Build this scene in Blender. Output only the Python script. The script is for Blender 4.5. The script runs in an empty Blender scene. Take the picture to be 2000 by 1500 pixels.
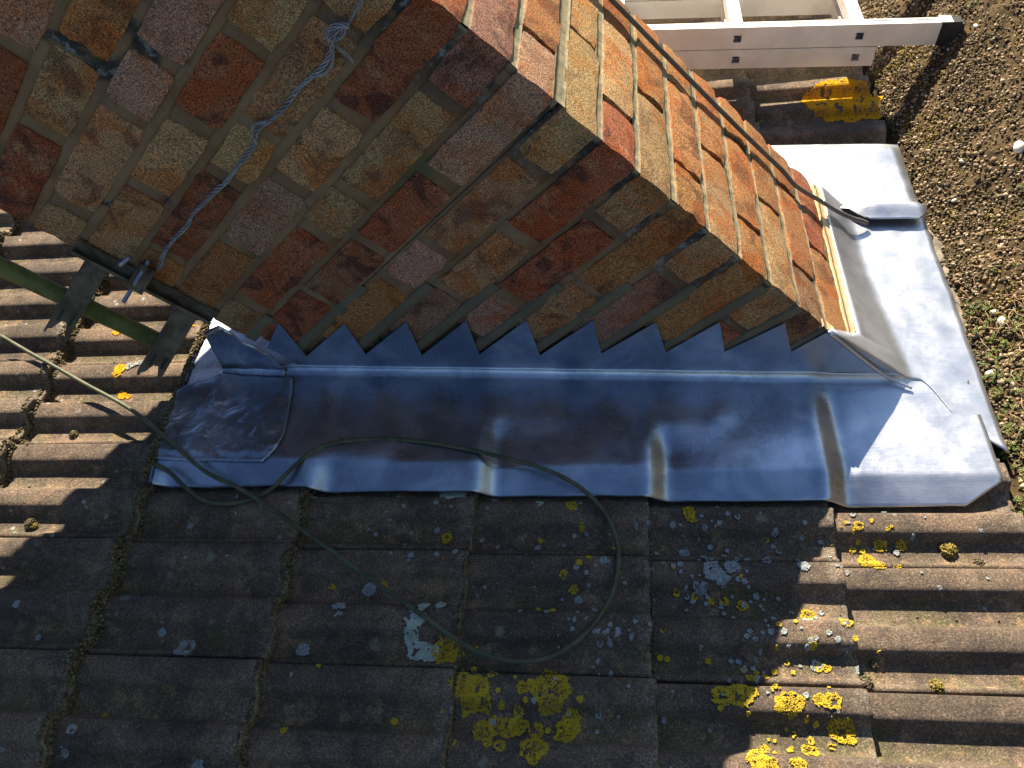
import bpy, bmesh, math, random
import numpy as np
from mathutils import Vector, Matrix, noise

C = bpy.context.scene
col = C.collection
PI = math.pi
# ------------------------------------------------------------------ camera, world, sun, exposure
cd = bpy.data.cameras.new('camera'); cam = bpy.data.objects.new('camera', cd); col.objects.link(cam)
cd.sensor_width = 36.0; cd.lens = 28.9732; cd.clip_start = 0.01; cd.clip_end = 3000
cam.matrix_world = Matrix([[0.6532728, 0.4298611, 0.6232609, 0.4615966], [0.0700222, 0.7853661, -0.6150585, -0.9297519], [-0.7538777, 0.445443, 0.4829585, 1.1738228], [0.0, 0.0, 0.0, 1.0]])
C.camera = cam
SUN_EL, SUN_AZ = 35.0, 20.0
w = bpy.data.worlds.new('World'); C.world = w; w.use_nodes = True
wn = w.node_tree.nodes; wl = w.node_tree.links
sky = wn.new('ShaderNodeTexSky'); sky.sky_type = 'NISHITA'; sky.sun_disc = False
sky.sun_elevation = math.radians(SUN_EL); sky.sun_rotation = math.radians(SUN_AZ)
sky.air_density = 0.75; sky.dust_density = 0.2; sky.ozone_density = 2.6
bg = wn['Background']; wl.new(sky.outputs[0], bg.inputs[0]); bg.inputs[1].default_value = 0.05
sd = bpy.data.lights.new('sun', 'SUN'); sun = bpy.data.objects.new('sun', sd); col.objects.link(sun)
sd.energy = 5.0; sd.angle = math.radians(0.5); sd.color = (1.0, 0.86, 0.66)
a, e = math.radians(SUN_AZ), math.radians(SUN_EL)
sun.rotation_euler = Vector((math.sin(a)*math.cos(e), math.cos(a)*math.cos(e), math.sin(e))).to_track_quat('Z', 'Y').to_euler()
C.view_settings.view_transform = 'Standard'; C.view_settings.look = 'None'
C.view_settings.gamma = 1.0; C.view_settings.use_curve_mapping = False
C.view_settings.exposure = 1.75

# ------------------------------------------------------------------ frame of the roof
TH = 0.792118
CS, SN, T = math.cos(TH), math.sin(TH), math.tan(TH)
GAUGE, COVER, TAIL0, ROW0 = 0.2809, 0.1842, -0.1344, -0.3509
H0, CR, WID, DEP = 0.181, 0.075, 0.7195, 0.433
def RP(s, y, n=0.0): return Vector((s*CS + n*SN, y, -s*SN + n*CS))
def xz2sn(x, z): return x*CS - z*SN, x*SN + z*CS
def sm(a, b, x):
    t = min(1, max(0, (x-a)/(b-a))); return t*t*(3-2*t)
def nz(x, y, z=0.0): return noise.noise(Vector((x, y, z)))

# ------------------------------------------------------------------ object helpers
def link(o, parent=None):
    col.objects.link(o)
    if parent is not None: o.parent = parent
    return o
def mesh(name, V, F, mat, smooth=False):
    m = bpy.data.meshes.new(name); m.from_pydata([tuple(v) for v in V], [], F); m.update()
    if mat: m.materials.append(mat)
    if smooth: m.polygons.foreach_set('use_smooth', [True]*len(m.polygons))
    return m
def obj(name, V, F, mat, parent=None, smooth=False):
    return link(bpy.data.objects.new(name, mesh(name, V, F, mat, smooth)), parent)
def tag(o, label=None, cat=None, group=None, kind=None):
    if label: o['label'] = label
    if cat: o['category'] = cat
    if group: o['group'] = group
    if kind: o['kind'] = kind
    return o
def empty(name, loc=(0,0,0), rot=(0,0,0)):
    o = bpy.data.objects.new(name, None); o.location = loc; o.rotation_euler = rot; o.empty_display_size = .05
    col.objects.link(o); return o
def box_geo(V, F, c, ax, ay, az, hx, hy, hz):
    b = len(V); c = Vector(c); ax, ay, az = Vector(ax), Vector(ay), Vector(az)
    for sx in (-1, 1):
        for sy in (-1, 1):
            for sz in (-1, 1): V.append(c + ax*hx*sx + ay*hy*sy + az*hz*sz)
    for f in ((0,1,3,2),(4,6,7,5),(0,4,5,1),(2,3,7,6),(0,2,6,4),(1,5,7,3)): F.append([b+i for i in f])
X_, Y_, Z_ = (1,0,0), (0,1,0), (0,0,1)
def tube_geo(V, F, pts, r, seg=8, cap=True):
    pts = [Vector(p) for p in pts]; b0 = len(V); n = len(pts); up = None
    for i, p in enumerate(pts):
        t = (pts[min(i+1, n-1)] - pts[max(i-1, 0)]).normalized()
        if up is None: up = t.orthogonal().normalized()
        up = (up - t*up.dot(t)).normalized(); sd_ = t.cross(up)
        rr = r(i/(n-1)) if callable(r) else r
        for k in range(seg):
            an = 2*PI*k/seg; V.append(p + up*math.cos(an)*rr + sd_*math.sin(an)*rr)
    for i in range(n-1):
        for k in range(seg):
            F.append([b0+i*seg+k, b0+i*seg+(k+1) % seg, b0+(i+1)*seg+(k+1) % seg, b0+(i+1)*seg+k])
    if cap:
        F.append([b0+k for k in range(seg)][::-1]); F.append([b0+(n-1)*seg+k for k in range(seg)])
def spline(pts, per=8):
    P = [Vector(p) for p in pts]; P = [P[0]*2-P[1]] + P + [P[-1]*2-P[-2]]; out = []
    for i in range(1, len(P)-2):
        for k in range(per):
            t = k/per; a_, b_, c_, d_ = P[i-1], P[i], P[i+1], P[i+2]
            out.append(.5*((2*b_) + (c_-a_)*t + (2*a_-5*b_+4*c_-d_)*t*t + (3*b_-a_-3*c_+d_)*t**3))
    out.append(P[-2]); return out
def ico(sub):
    bm = bmesh.new(); bmesh.ops.create_icosphere(bm, subdivisions=sub, radius=1)
    v = np.array([x.co[:] for x in bm.verts]); f = np.array([[y.index for y in x.verts] for x in bm.faces]); bm.free(); return v, f
ICO1, ICO2 = ico(1), ico(2)
def scatter_mesh(name, items, mat, base=ICO1, jit=.18, smooth=True, parent=None, seed=3):
    # items: rows of x,y,z, rx,ry,rz radii, normal(3), spin
    rng = np.random.default_rng(seed); bv, bf = base; A = np.array(items, float); n = len(A)
    N = A[:, 6:9]/np.linalg.norm(A[:, 6:9], axis=1, keepdims=True)
    ref = np.where(np.abs(N[:, 2:3]) > .9, np.array([[1., 0, 0]]), np.array([[0, 0, 1.]]))
    U = np.cross(N, ref); U /= np.linalg.norm(U, axis=1, keepdims=True); W = np.cross(N, U)
    c, s_ = np.cos(A[:, 9:10]), np.sin(A[:, 9:10]); U2 = U*c + W*s_; W2 = -U*s_ + W*c
    L = bv[None]*(1 + jit*rng.standard_normal((n, len(bv), 1)))*A[:, None, 3:6]
    V = A[:, None, :3] + L[..., 0:1]*U2[:, None] + L[..., 1:2]*W2[:, None] + L[..., 2:3]*N[:, None]
    Fa = (bf[None] + (np.arange(n)*len(bv))[:, None, None]).reshape(-1, 3)
    m = bpy.data.meshes.new(name); V = V.reshape(-1, 3)
    m.vertices.add(len(V)); m.vertices.foreach_set('co', V.ravel())
    m.loops.add(Fa.size); m.loops.foreach_set('vertex_index', Fa.ravel().astype(np.int32))
    m.polygons.add(len(Fa)); m.polygons.foreach_set('loop_start', np.arange(0, Fa.size, 3, dtype=np.int32))
    m.update(calc_edges=True); m.validate()
    if smooth: m.polygons.foreach_set('use_smooth', [True]*len(m.polygons))
    m.materials.append(mat)
    return link(bpy.data.objects.new(name, m), parent)

# ------------------------------------------------------------------ materials
class NT:
    def __init__(s, name):
        s.m = bpy.data.materials.new(name); s.m.use_nodes = True; s.t = s.m.node_tree
        s.b = s.t.nodes['Principled BSDF']; s.out = s.t.nodes['Material Output']
    def n(s, typ, **kw):
        x = s.t.nodes.new('ShaderNode'+typ)
        for k, v in kw.items(): setattr(x, k, v)
        return x
    def put(s, sock, v):
        if isinstance(v, bpy.types.NodeSocket): s.t.links.new(v, sock)
        elif isinstance(v, (tuple, list)) and len(v) == 3 and sock.type == 'RGBA': sock.default_value = (*v, 1)
        else: sock.default_value = v
    def pos(s, obj_=False):
        return s.n('TexCoord').outputs['Object'] if obj_ else s.n('NewGeometry').outputs['Position']
    def math(s, op, a_, b_=None, c_=None, clamp=False):
        x = s.n('Math', operation=op, use_clamp=clamp); s.put(x.inputs[0], a_)
        if b_ is not None: s.put(x.inputs[1], b_)
        if c_ is not None: s.put(x.inputs[2], c_)
        return x.outputs[0]
    def vmath(s, op, a_, b_):
        x = s.n('VectorMath', operation=op); s.put(x.inputs[0], a_); s.put(x.inputs[1], b_); return x.outputs[0]
    def noise(s, v, scale, det=3, rough=.55, dist=0.0):
        x = s.n('TexNoise'); s.put(x.inputs['Vector'], v); x.inputs['Scale'].default_value = scale
        x.inputs['Detail'].default_value = det; x.inputs['Roughness'].default_value = rough; x.inputs['Distortion'].default_value = dist
        return x.outputs['Fac']
    def vor(s, v, scale, feat='F1', rand=1.0, out='Distance'):
        x = s.n('TexVoronoi', feature=feat); s.put(x.inputs['Vector'], v); x.inputs['Scale'].default_value = scale
        x.inputs['Randomness'].default_value = rand; return x.outputs[out]
    def ramp(s, v, lo, hi, a_=0.0, b_=1.0):
        x = s.n('MapRange', interpolation_type='SMOOTHSTEP'); s.put(x.inputs[0], v)
        x.inputs[1].default_value = lo; x.inputs[2].default_value = hi; x.inputs[3].default_value = a_; x.inputs[4].default_value = b_
        return x.outputs[0]
    def mix(s, f, a_, b_, blend='MIX'):
        x = s.n('Mix', data_type='RGBA', blend_type=blend); s.put(x.inputs[0], f); s.put(x.inputs[6], a_); s.put(x.inputs[7], b_); return x.outputs[2]
    def scale(s, v, k):
        x = s.n('VectorMath', operation='MULTIPLY'); s.put(x.inputs[0], v); x.inputs[1].default_value = k; return x.outputs[0]
    def bump(s, h, dist, strength=1.0, prev=None):
        x = s.n('Bump'); s.put(x.inputs['Height'], h); x.inputs['Distance'].default_value = dist; x.inputs['Strength'].default_value = strength
        if prev is not None: s.put(x.inputs['Normal'], prev)
        return x.outputs[0]
    def info(s, o): return s.n('ObjectInfo').outputs[o]
    def sep(s, v):
        x = s.n('SeparateXYZ'); s.put(x.inputs[0], v); return x.outputs
    def attr(s, name): return s.n('Attribute', attribute_name=name).outputs['Fac']
    def fin(s, colr=None, rough=None, normal=None, metal=None, spec=None):
        if colr is not None: s.put(s.b.inputs['Base Color'], colr)
        if rough is not None: s.put(s.b.inputs['Roughness'], rough)
        if normal is not None: s.put(s.b.inputs['Normal'], normal)
        if metal is not None: s.put(s.b.inputs['Metallic'], metal)
        if spec is not None: s.put(s.b.inputs['Specular IOR Level'], spec)
        return s.m

def mat_brick(island=False):
    t = NT('brick_clay'); p = t.pos()
    rnd = t.n('NewGeometry').outputs['Random Per Island'] if island else t.info('Random')
    off = t.n('CombineXYZ'); t.put(off.inputs[0], t.math('MULTIPLY', rnd, 37.)); t.put(off.inputs[1], t.math('MULTIPLY', rnd, 91.))
    q = t.vmath('ADD', p, off.outputs[0])
    if island:
        cr = t.n('ValToRGB'); t.put(cr.inputs[0], rnd); el = cr.color_ramp.elements
        el[0].color = (.20,.085,.05,1); el[1].color = (.36,.24,.14,1); x = el.new(.5); x.color = (.28,.15,.09,1)
        base = cr.outputs[0]; amt = .6
    else: base = t.info('Color'); amt = t.info('Alpha')
    red = t.mix(1, base, (1.0,.68,.48), 'MULTIPLY')
    tan = t.mix(.6, base, (.52,.38,.22))
    n1 = t.noise(q, 13, 4, .6, .6); n2 = t.noise(q, 21, 4, .6, .8); n3 = t.noise(q, 48, 4, .65)
    c = t.mix(t.ramp(n1, .36, .56), red, base)
    c = t.mix(t.math('MULTIPLY', t.ramp(n2, .54, .68), .7), c, tan)
    blob = t.math('MULTIPLY', t.ramp(t.noise(q, 19, 4, .6, .8), .50, .64), amt)
    c = t.mix(blob, c, (.105,.050,.042))
    g1 = t.noise(q, 430, 4, .75); g2 = t.noise(q, 210, 4, .7)
    c = t.mix(t.ramp(g1, .46, .64, 0, .9), c, t.mix(1, c, (2.2,2.05,1.8), 'MULTIPLY'))
    c = t.mix(t.ramp(g1, .50, .36, 0, .9), c, t.mix(1, c, (.22,.19,.18), 'MULTIPLY'))
    c = t.mix(t.ramp(t.noise(q, 90, 3, .7), .66, .74, 0, .8), c, (.035,.025,.02))
    c = t.mix(t.ramp(n3, .60, .78, 0, .30), c, (.50,.40,.30))
    c = t.mix(t.ramp(g2, .45, .30, 0, .5), c, t.mix(1, c, (.45,.38,.35), 'MULTIPLY'))
    st = t.noise(t.scale(q, (1.0, 1.0, 2.0)), 210, 4, .8, .6)
    b1 = t.bump(st, .011, 1.0); b2 = t.bump(g1, .0026, 1.0, b1)
    return t.fin(c, .93, b2, spec=.25)
def mat_mortar(kind='old'):
    t = NT('mortar_'+kind); p = t.pos(); x, y, z = t.sep(p)
    n1 = t.noise(p, 9, 4, .6, .5); g = t.noise(p, 700, 3, .7)
    if kind == 'old': c = t.mix(t.ramp(n1, .35, .65), (.17,.105,.057), (.24,.16,.092))
    elif kind == 'new': c = t.mix(t.ramp(n1, .35, .65), (.115,.105,.070), (.15,.135,.09))
    else: c = t.mix(t.ramp(n1, .35, .65), (.62,.46,.26), (.72,.56,.34))
    if kind == 'old':
        edge = t.math('MULTIPLY', t.ramp(x, -.16, -.03), t.ramp(z, .12, .30))
        m = t.math('MAXIMUM', t.math('MULTIPLY', edge, t.ramp(t.noise(p, 22, 3), .32, .5)), t.ramp(t.noise(p, 7.5, 3, .6, 1.0), .60, .70))
        east = t.ramp(x, -.012, -.004)
        m = t.math('MULTIPLY', m, t.math('SUBTRACT', 1.0, east))
        dark = t.mix(t.ramp(t.noise(p, 55, 4, .7), .52, .66), (.018,.024,.026), (.17,.20,.21))
        c = t.mix(t.math('MULTIPLY', m, .9), c, dark)
        c = t.mix(east, c, t.mix(t.ramp(t.noise(p, 60, 3), .4, .6), (.28,.24,.15), (.20,.18,.12)))
        green = t.ramp(t.noise(p, 11, 2, .5, .6), .62, .70); c = t.mix(t.math('MULTIPLY', green, .5), c, (.06,.085,.03))
    c = t.mix(t.ramp(g, .55, .75, 0, .35), c, (.45,.40,.32))
    b1 = t.bump(t.noise(p, 60, 4, .6), .003, .6); b2 = t.bump(g, .0010, .8, b1)
    return t.fin(c, .9, b2, spec=.2)
def mat_tile():
    t = NT('concrete_tile'); p = t.pos(); rnd = t.info('Random')
    off = t.n('CombineXYZ'); t.put(off.inputs[0], t.math('MULTIPLY', rnd, 53.)); q = t.vmath('ADD', p, off.outputs[0])
    val = t.attr('valley'); tail = t.attr('tail')
    n1 = t.noise(q, 8, 5, .62, .4); n2 = t.noise(q, 26, 5, .68, .6); n3 = t.noise(p, 70, 4, .7)
    c = t.mix(t.ramp(n1, .36, .66), (.085,.068,.055), (.160,.122,.092))
    c = t.mix(t.ramp(n2, .44, .64, 0, .62), c, (.052,.043,.038))
    c = t.mix(t.ramp(t.noise(q, 5.5, 4, .6, .9), .52, .66, 0, .5), c, (.22,.150,.105))
    c = t.mix(t.math('MULTIPLY', t.math('MULTIPLY', val, t.ramp(t.noise(p, 14, 4, .65, .5), .44, .64)), .42), c, (.105,.105,.040))
    c = t.mix(t.math('MULTIPLY', t.math('MULTIPLY', val, t.ramp(t.noise(p, 31, 4, .65), .52, .68)), .6), c, (.27,.18,.11))
    c = t.mix(t.math('MULTIPLY', tail, t.ramp(n3, .38, .62, 0, .5)), c, (.26,.23,.19))
    # sand grain of the worn surface
    g1 = t.noise(p, 900, 3, .75); g2 = t.noise(p, 330, 4, .8)
    c = t.mix(t.ramp(g2, .51, .66, 0, .9), c, t.mix(1, c, (2.5,2.35,2.1), 'MULTIPLY'))
    c = t.mix(t.ramp(g2, .50, .36, 0, .65), c, t.mix(1, c, (.35,.34,.34), 'MULTIPLY'))
    spk = t.math('MULTIPLY', t.ramp(t.vor(p, 260), .22, .10), t.ramp(t.noise(p, 20, 4, .7), .52, .66))
    c = t.mix(spk, c, (.34,.34,.31))
    # crusts of grey and whitish lichen, small rings and blotches
    d = t.vor(t.vmath('ADD', p, t.scale(t.n('TexNoise').outputs['Color'], (0,0,0))), 19)
    dd = t.math('ADD', d, t.math('MULTIPLY', t.math('SUBTRACT', t.noise(p, 150, 4, .7), .5), .30))
    sel = t.ramp(t.noise(p, 6.0, 3, .6), .50, .60)
    crust = t.math('MULTIPLY', t.ramp(dd, .19, .13), sel)
    c = t.mix(t.math('MULTIPLY', crust, .55), c, (.26,.25,.21))
    d2 = t.math('ADD', t.vor(p, 46), t.math('MULTIPLY', t.math('SUBTRACT', t.noise(p, 240, 3, .7), .5), .4))
    sel2 = t.ramp(t.noise(p, 4.2, 3, .6, .8), .53, .62)
    c = t.mix(t.math('MULTIPLY', t.math('MULTIPLY', t.ramp(d2, .20, .12), sel2), .75), c, (.36,.39,.38))
    b1 = t.bump(n3, .004, .55); b2 = t.bump(g2, .0022, .9, b1); b3 = t.bump(g1, .0012, .9, b2)
    return t.fin(c, .92, b3, spec=.22)
def mat_lead(crumple=0.0, sunlit_tone=False):
    t = NT('sheet_lead'); p = t.pos()
    n1 = t.noise(p, 10, 4, .6, .4); st = t.noise(t.scale(p, (8, 90, 8)), 4, 5, .75); st2 = t.noise(t.scale(p, (60, 12, 60)), 5, 5, .75)
    c = t.mix(t.ramp(n1, .35, .68), (.25,.29,.36), (.45,.49,.56))
    c = t.mix(t.ramp(st, .55, .75, 0, .22), c, (.66,.67,.70))
    c = t.mix(t.ramp(t.noise(p, 34, 4, .7, .8), .64, .76, 0, .18), c, (.30,.29,.30))
    c = t.mix(t.ramp(t.noise(p, 420, 2), .74, .80), c, (.12,.11,.10))
    r = t.math('ADD', t.ramp(t.noise(p, 16, 5, .65), .3, .7, .25, .36), t.math('MULTIPLY', t.math('SUBTRACT', st, .5), .10))
    if sunlit_tone: c = t.mix(.40, c, (.66,.66,.68)); r = t.math('ADD', r, .10)  # sunlight put into the colour: paler, rougher copy for the sunlit sheets
    else: r = t.math('ADD', r, t.ramp(t.sep(p)[0], -.10, .02, 0, .09)); c = t.mix(t.ramp(t.sep(p)[0], -.10, .02, 0, .45), c, (.64,.65,.68))  # rougher and paler toward the sunlit east end, sunlight painted into the colour
    b = t.bump(t.noise(p, 13, 3, .5), .006, .30)
    b = t.bump(st, .0006, .35, b); b = t.bump(st2, .0005, .25, b)
    if crumple: b = t.bump(t.noise(p, 30, 4, .55, .8), .009*crumple, .38, b)
    return t.fin(c, r, b, metal=.90)
def mat_simple(name, c1, c2, scale=40, rough=.7, metal=0.0, bump=.0008, gs=400, spec=.3):
    t = NT(name); p = t.pos(); n1 = t.noise(p, scale, 4, .65, .4); g = t.noise(p, gs, 3, .7)
    c = t.mix(t.ramp(n1, .36, .64), c1, c2); b = t.bump(n1, bump*2, .5); b = t.bump(g, bump, .7, b)
    return t.fin(c, rough, b, metal=metal, spec=spec)
def mat_random(name, cols, rough=.85, gs=500, bump=.0006, spec=.3):
    t = NT(name); p = t.pos(); r = t.n('NewGeometry').outputs['Random Per Island']
    cr = t.n('ValToRGB'); t.put(cr.inputs[0], r); el = cr.color_ramp.elements
    while len(el) < len(cols): el.new(.5)
    for i, c_ in enumerate(cols): el[i].position = i/(len(cols)-1); el[i].color = (*c_, 1)
    g = t.noise(p, gs, 3, .7); c = t.mix(t.ramp(g, .35, .65, 0, .5), cr.outputs[0], t.mix(1, cr.outputs[0], (.6,.58,.55), 'MULTIPLY'))
    return t.fin(c, rough, t.bump(g, bump, .8), spec=spec)
M = dict(
    brick=mat_brick(), brick_far=mat_brick(True), mortar=mat_mortar('old'), new_mortar=mat_mortar('new'), sand_mortar=mat_mortar('sand'),
    tile=mat_tile(), lead=mat_lead(), lead_c=mat_lead(1.0), lead_sunlit=mat_lead(0, True),
    felt=mat_simple('roofing_felt', (.02,.018,.016), (.035,.03,.026)),
    cable=mat_simple('cable_sheath', (.055,.062,.036), (.100,.105,.062), 30, .55, bump=.0003, spec=.25),
    cable_grey=mat_simple('grey_cable_sheath', (.075,.072,.066), (.12,.11,.10), 30, .42, bump=.0003, spec=.5),
    wire=mat_simple('galvanised_wire', (.20,.21,.22), (.32,.33,.34), 60, .5, .4, .0001),
    steel=mat_simple('weathered_steel', (.060,.050,.036), (.135,.115,.085), 26, .62, .25, .0006),
    pole=mat_simple('algae_covered_steel', (.060,.075,.020), (.13,.15,.045), 18, .7, 0, .0006),
    bolt=mat_simple('zinc_bolt', (.24,.28,.40), (.34,.38,.50), 60, .35, .8, .0002),
    alu=mat_simple('mill_aluminium', (.72,.69,.64), (.84,.81,.76), 9, .45, .35, .0003, 300, .4),
    rubber=mat_simple('black_rubber', (.014,.014,.015), (.03,.03,.03), 40, .6, 0, .0003),
    render_=mat_simple('cement_fillet', (.14,.125,.09), (.25,.22,.165), 45, .95, 0, .0015, 500),
    soil=mat_simple('mossy_grit', (.036,.026,.014), (.105,.074,.038), 30, .98, 0, .004, 260, .1),
    debris=mat_random('moss_and_grit', [(.050,.040,.026), (.12,.094,.060), (.19,.155,.10), (.085,.080,.035), (.27,.235,.17)], .98, 700, .0006, .1),
    pebble=mat_random('roof_chippings', [(.17,.115,.065), (.27,.19,.11), (.38,.29,.19), (.21,.15,.085), (.50,.41,.29), (.12,.085,.045), (.15,.12,.05)], .85, 600),
    moss=mat_random('moss_tufts', [(.13,.11,.025), (.24,.20,.045), (.30,.24,.07), (.18,.12,.05)], .95, 700, .0006, .1),
    sedum=mat_random('stonecrop_leaves', [(.10,.16,.025), (.17,.24,.045), (.26,.32,.09), (.20,.15,.06)], .45, 300, .0003, .5),
    stem=mat_simple('dry_stems', (.36,.22,.12), (.52,.36,.22), 90, .8),
    ylich=mat_random('yellow_lichen', [(.46,.32,.02), (.60,.44,.035), (.36,.25,.02), (.54,.42,.06)], .9, 900, .0005, .1),
    ylich2=mat_random('old_lichen', [(.26,.20,.04), (.34,.25,.06), (.18,.14,.06)], .95, 900, .0005, .1),
    olich=mat_random('orange_lichen', [(.72,.36,.010), (.82,.46,.02), (.60,.30,.01), (.78,.50,.04)], .9, 900, .0005, .1),
    plich=mat_random('pale_lichen', [(.36,.44,.38), (.50,.58,.50), (.30,.38,.33)], .95, 900, .0005, .1),
    wlich=mat_random('grey_lichen', [(.24,.27,.28), (.38,.42,.43), (.18,.20,.20)], .95, 900, .0005, .1),
    shell=mat_simple('pale_flint', (.62,.55,.42), (.78,.74,.66), 60, .6),
    grass=mat_simple('lawn', (.03,.05,.015), (.06,.09,.03), 3, .95, 0, .01, 30),
    wall=mat_simple('house_wall', (.26,.15,.10), (.34,.22,.15), 8, .9),
)

# ------------------------------------------------------------------ ground, flat roof, house walls
g = obj('ground', [(-400,-400,-3.2),(400,-400,-3.2),(400,400,-3.2),(-400,400,-3.2)], [[0,1,2,3]], M['grass']); tag(g, kind='structure')
FZ = -0.131
V, F = [], []; nx, ny = 46, 110
def flat_h(x, y):
    h = FZ + .010*nz(x*7, y*7, 1) + .006*nz(x*23, y*23, 2) + .0025*nz(x*60, y*60, 5)
    h += .005*(1-sm(-.2, .05, y))*(1-sm(.10, .20, x))*(.7+.6*nz(x*20, y*14, 9)); h = min(h, -.124) if x < .105 else h
    return h
xs = [.075 + (i/nx)**1.7*2.8 for i in range(nx+1)]; ys = [-2.4 + 6.0*j/ny for j in range(ny+1)]
ys = sorted(ys + [(-.4 + 1.7*j/150) for j in range(150)]); ny = len(ys)-1
for x in xs:
    for y in ys: V.append((x, y, flat_h(x, y)))
for i in range(nx):
    for j in range(ny): F.append([i*(ny+1)+j, (i+1)*(ny+1)+j, (i+1)*(ny+1)+j+1, i*(ny+1)+j+1])
fr = obj('flat_roof', V, F, M['soil'], smooth=True); tag(fr, kind='structure')
V, F = [], []; box_geo(V, F, (1.5, .6, -1.72), X_, Y_, Z_, 1.41, 2.98, 1.48); box_geo(V, F, (-1.9, .6, -1.9), X_, Y_, Z_, 1.96, 2.98, 1.28)
hw = obj('house_wall', V, F, M['wall']); tag(hw, 'plain brick house wall below the tiled and flat roofs', 'wall')

# ------------------------------------------------------------------ tiled roof
roof = empty('roof'); tag(roof, kind='structure')
PROF = [(.0004,-.010),(.0010,-.0025),(.0030,-.0002),(.010,.0003),(.020,.0006),(.030,.0003),(.0345,-.001),(.0385,-.005),(.0430,-.0150),(.0465,-.0195),(.052,-.0208),
        (.066,-.0212),(.078,-.0206),(.0835,-.0175),(.0885,-.0085),(.0925,-.0015),(.0965,.0),(.108,.0006),(.120,.0003),(.1250,-.001),(.1290,-.005),(.1335,-.0150),(.137,-.0195),
        (.143,-.0208),(.156,-.0212),(.166,-.0205),(.1695,-.0165),(.1725,-.0115),(.1755,-.0100),(.1790,-.0108),(.1808,-.0135),(.1812,-.0200)]
def prof(u):
    u = u % COVER
    for i in range(len(PROF)-1):
        if PROF[i][0] <= u <= PROF[i+1][0]:
            a_, b_ = PROF[i], PROF[i+1]; return a_[1] + (b_[1]-a_[1])*(u-a_[0])/(b_[0]-a_[0])
    return -.02
STEP = .0165
def tile_n(s, y):
    k = math.ceil((s-TAIL0)/GAUGE); k = min(k, 1); sk = TAIL0 + GAUGE*k
    return .004 - STEP*(sk-s)/GAUGE + prof(ROW0-y)
def make_tile(seed):
    LEN = GAUGE + .035; xsn = [0, -.0012, -.004, -.010, -.03, -.06, -.10, -.15, -.2, -.25, -LEN]
    V, F = [], []; val, tl = [], []; npf = len(PROF)
    rag = 1.0
    for li, x in enumerate(xsn):
        for pi, (u, h) in enumerate(PROF):
            xx = x; hh = h
            if li <= 2: xx += (.0028*nz(u*45, seed*7.3, 0) + .0016*nz(u*160, seed*3.1, 1) - .0008)*rag
            if li == 0: hh -= .0026
            if li == 1: hh -= .0008
            hh += .0007*nz(u*60, x*25, seed*5.1) + .0004*nz(u*220, x*120, seed)
            V.append((xx, -u, hh)); val.append(sm(-.006, -.016, h)); tl.append(sm(-.035, 0, x))
    nt = len(V)
    for (u, h) in PROF:                                 # underside at the tail
        V.append((.0028*nz(u*45, seed*7.3, 0)-.001, -u, h-.0135)); val.append(.5); tl.append(.3)
    for (u, h) in PROF: V.append((-LEN, -u, h-.0135)); val.append(.5); tl.append(0)
    for li in range(len(xsn)-1):
        for pi in range(npf-1): F.append([li*npf+pi, (li+1)*npf+pi, (li+1)*npf+pi+1, li*npf+pi+1])
    for pi in range(npf-1):
        F.append([nt+pi, pi, pi+1, nt+pi+1]); F.append([nt+npf+pi, nt+pi, nt+pi+1, nt+npf+pi+1])
    for pe in (0, npf-1): F.append([nt+pe, nt+npf+pe] + [li*npf+pe for li in range(len(xsn)-1, -1, -1)])
    m = mesh('roof_tile', V, F, M['tile'])
    for nme, arr in (('valley', val), ('tail', tl)):
        at = m.attributes.new(nme, 'FLOAT', 'POINT'); at.data.foreach_set('value', arr)
    sm_ = [True]*len(m.polygons)
    m.polygons.foreach_set('use_smooth', sm_)
    try: m.set_sharp_from_angle(angle=math.radians(48))
    except Exception: pass
    return m
tiles = [make_tile(i) for i in range(7)]
rt = random.Random(5)
TILT = math.atan(STEP/GAUGE)
for k in range(-9, 2):
    sk = TAIL0 + GAUGE*k
    for r in range(-12, 7):
        y0 = ROW0 - COVER*r
        if k < -6 and (y0 < -.8 or y0 > 1.2): continue
        o = bpy.data.objects.new('roof_tile', tiles[rt.randrange(7)])
        js = rt.uniform(-.003, .003) if k > -4 else rt.uniform(-.005, .005) if k < -4 else rt.uniform(-.001, .004)
        o.location = RP(sk + js, y0 + rt.uniform(-.0006, .0006), .004 + rt.uniform(-.0014, .0006))
        o.rotation_euler = (rt.uniform(-.004, .004), TH - TILT + rt.uniform(-.004, .004), rt.uniform(-.004, .004))
        link(o, roof)
V, F = [], []
for s_, y_ in ((-3.2,-1.6),(.13,-1.6),(.13,2.0),(-3.2,2.0)): V.append(RP(s_, y_, -.045))
for s_, y_ in ((-3.2,-1.6),(.13,-1.6),(.13,2.0),(-3.2,2.0)): V.append(RP(s_, y_, -.07))
obj('underlay', V, [[0,1,2,3],[7,6,5,4],[0,4,5,1],[1,5,6,2],[2,6,7,3],[3,7,4,0]], M['felt'], roof)
# cement fillet along the eaves between the last tiles and the chippings
V, F = [], []; n_ = 160
for j in range(n_+1):
    y = .08 + .36*j/n_; wob = .006*nz(y*9, 3) + .004*nz(y*31, 8); pres = .018*sm(.10, .17, y)*(1-sm(.34, .43, y)) - .002
    for x, z in ((.070, -.1195), (.090, -.1225), (.102+pres*.7+wob, -.1235), (.106+pres+wob, -.138)): V.append((x, y, z + .002*nz(x*80, y*40, 2)))
for j in range(n_):
    for i in range(3): F.append([j*4+i, j*4+i+1, (j+1)*4+i+1, (j+1)*4+i])
cf = obj('cement_fillet', V, F, M['render_'], smooth=True); tag(cf, kind='structure')

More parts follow.
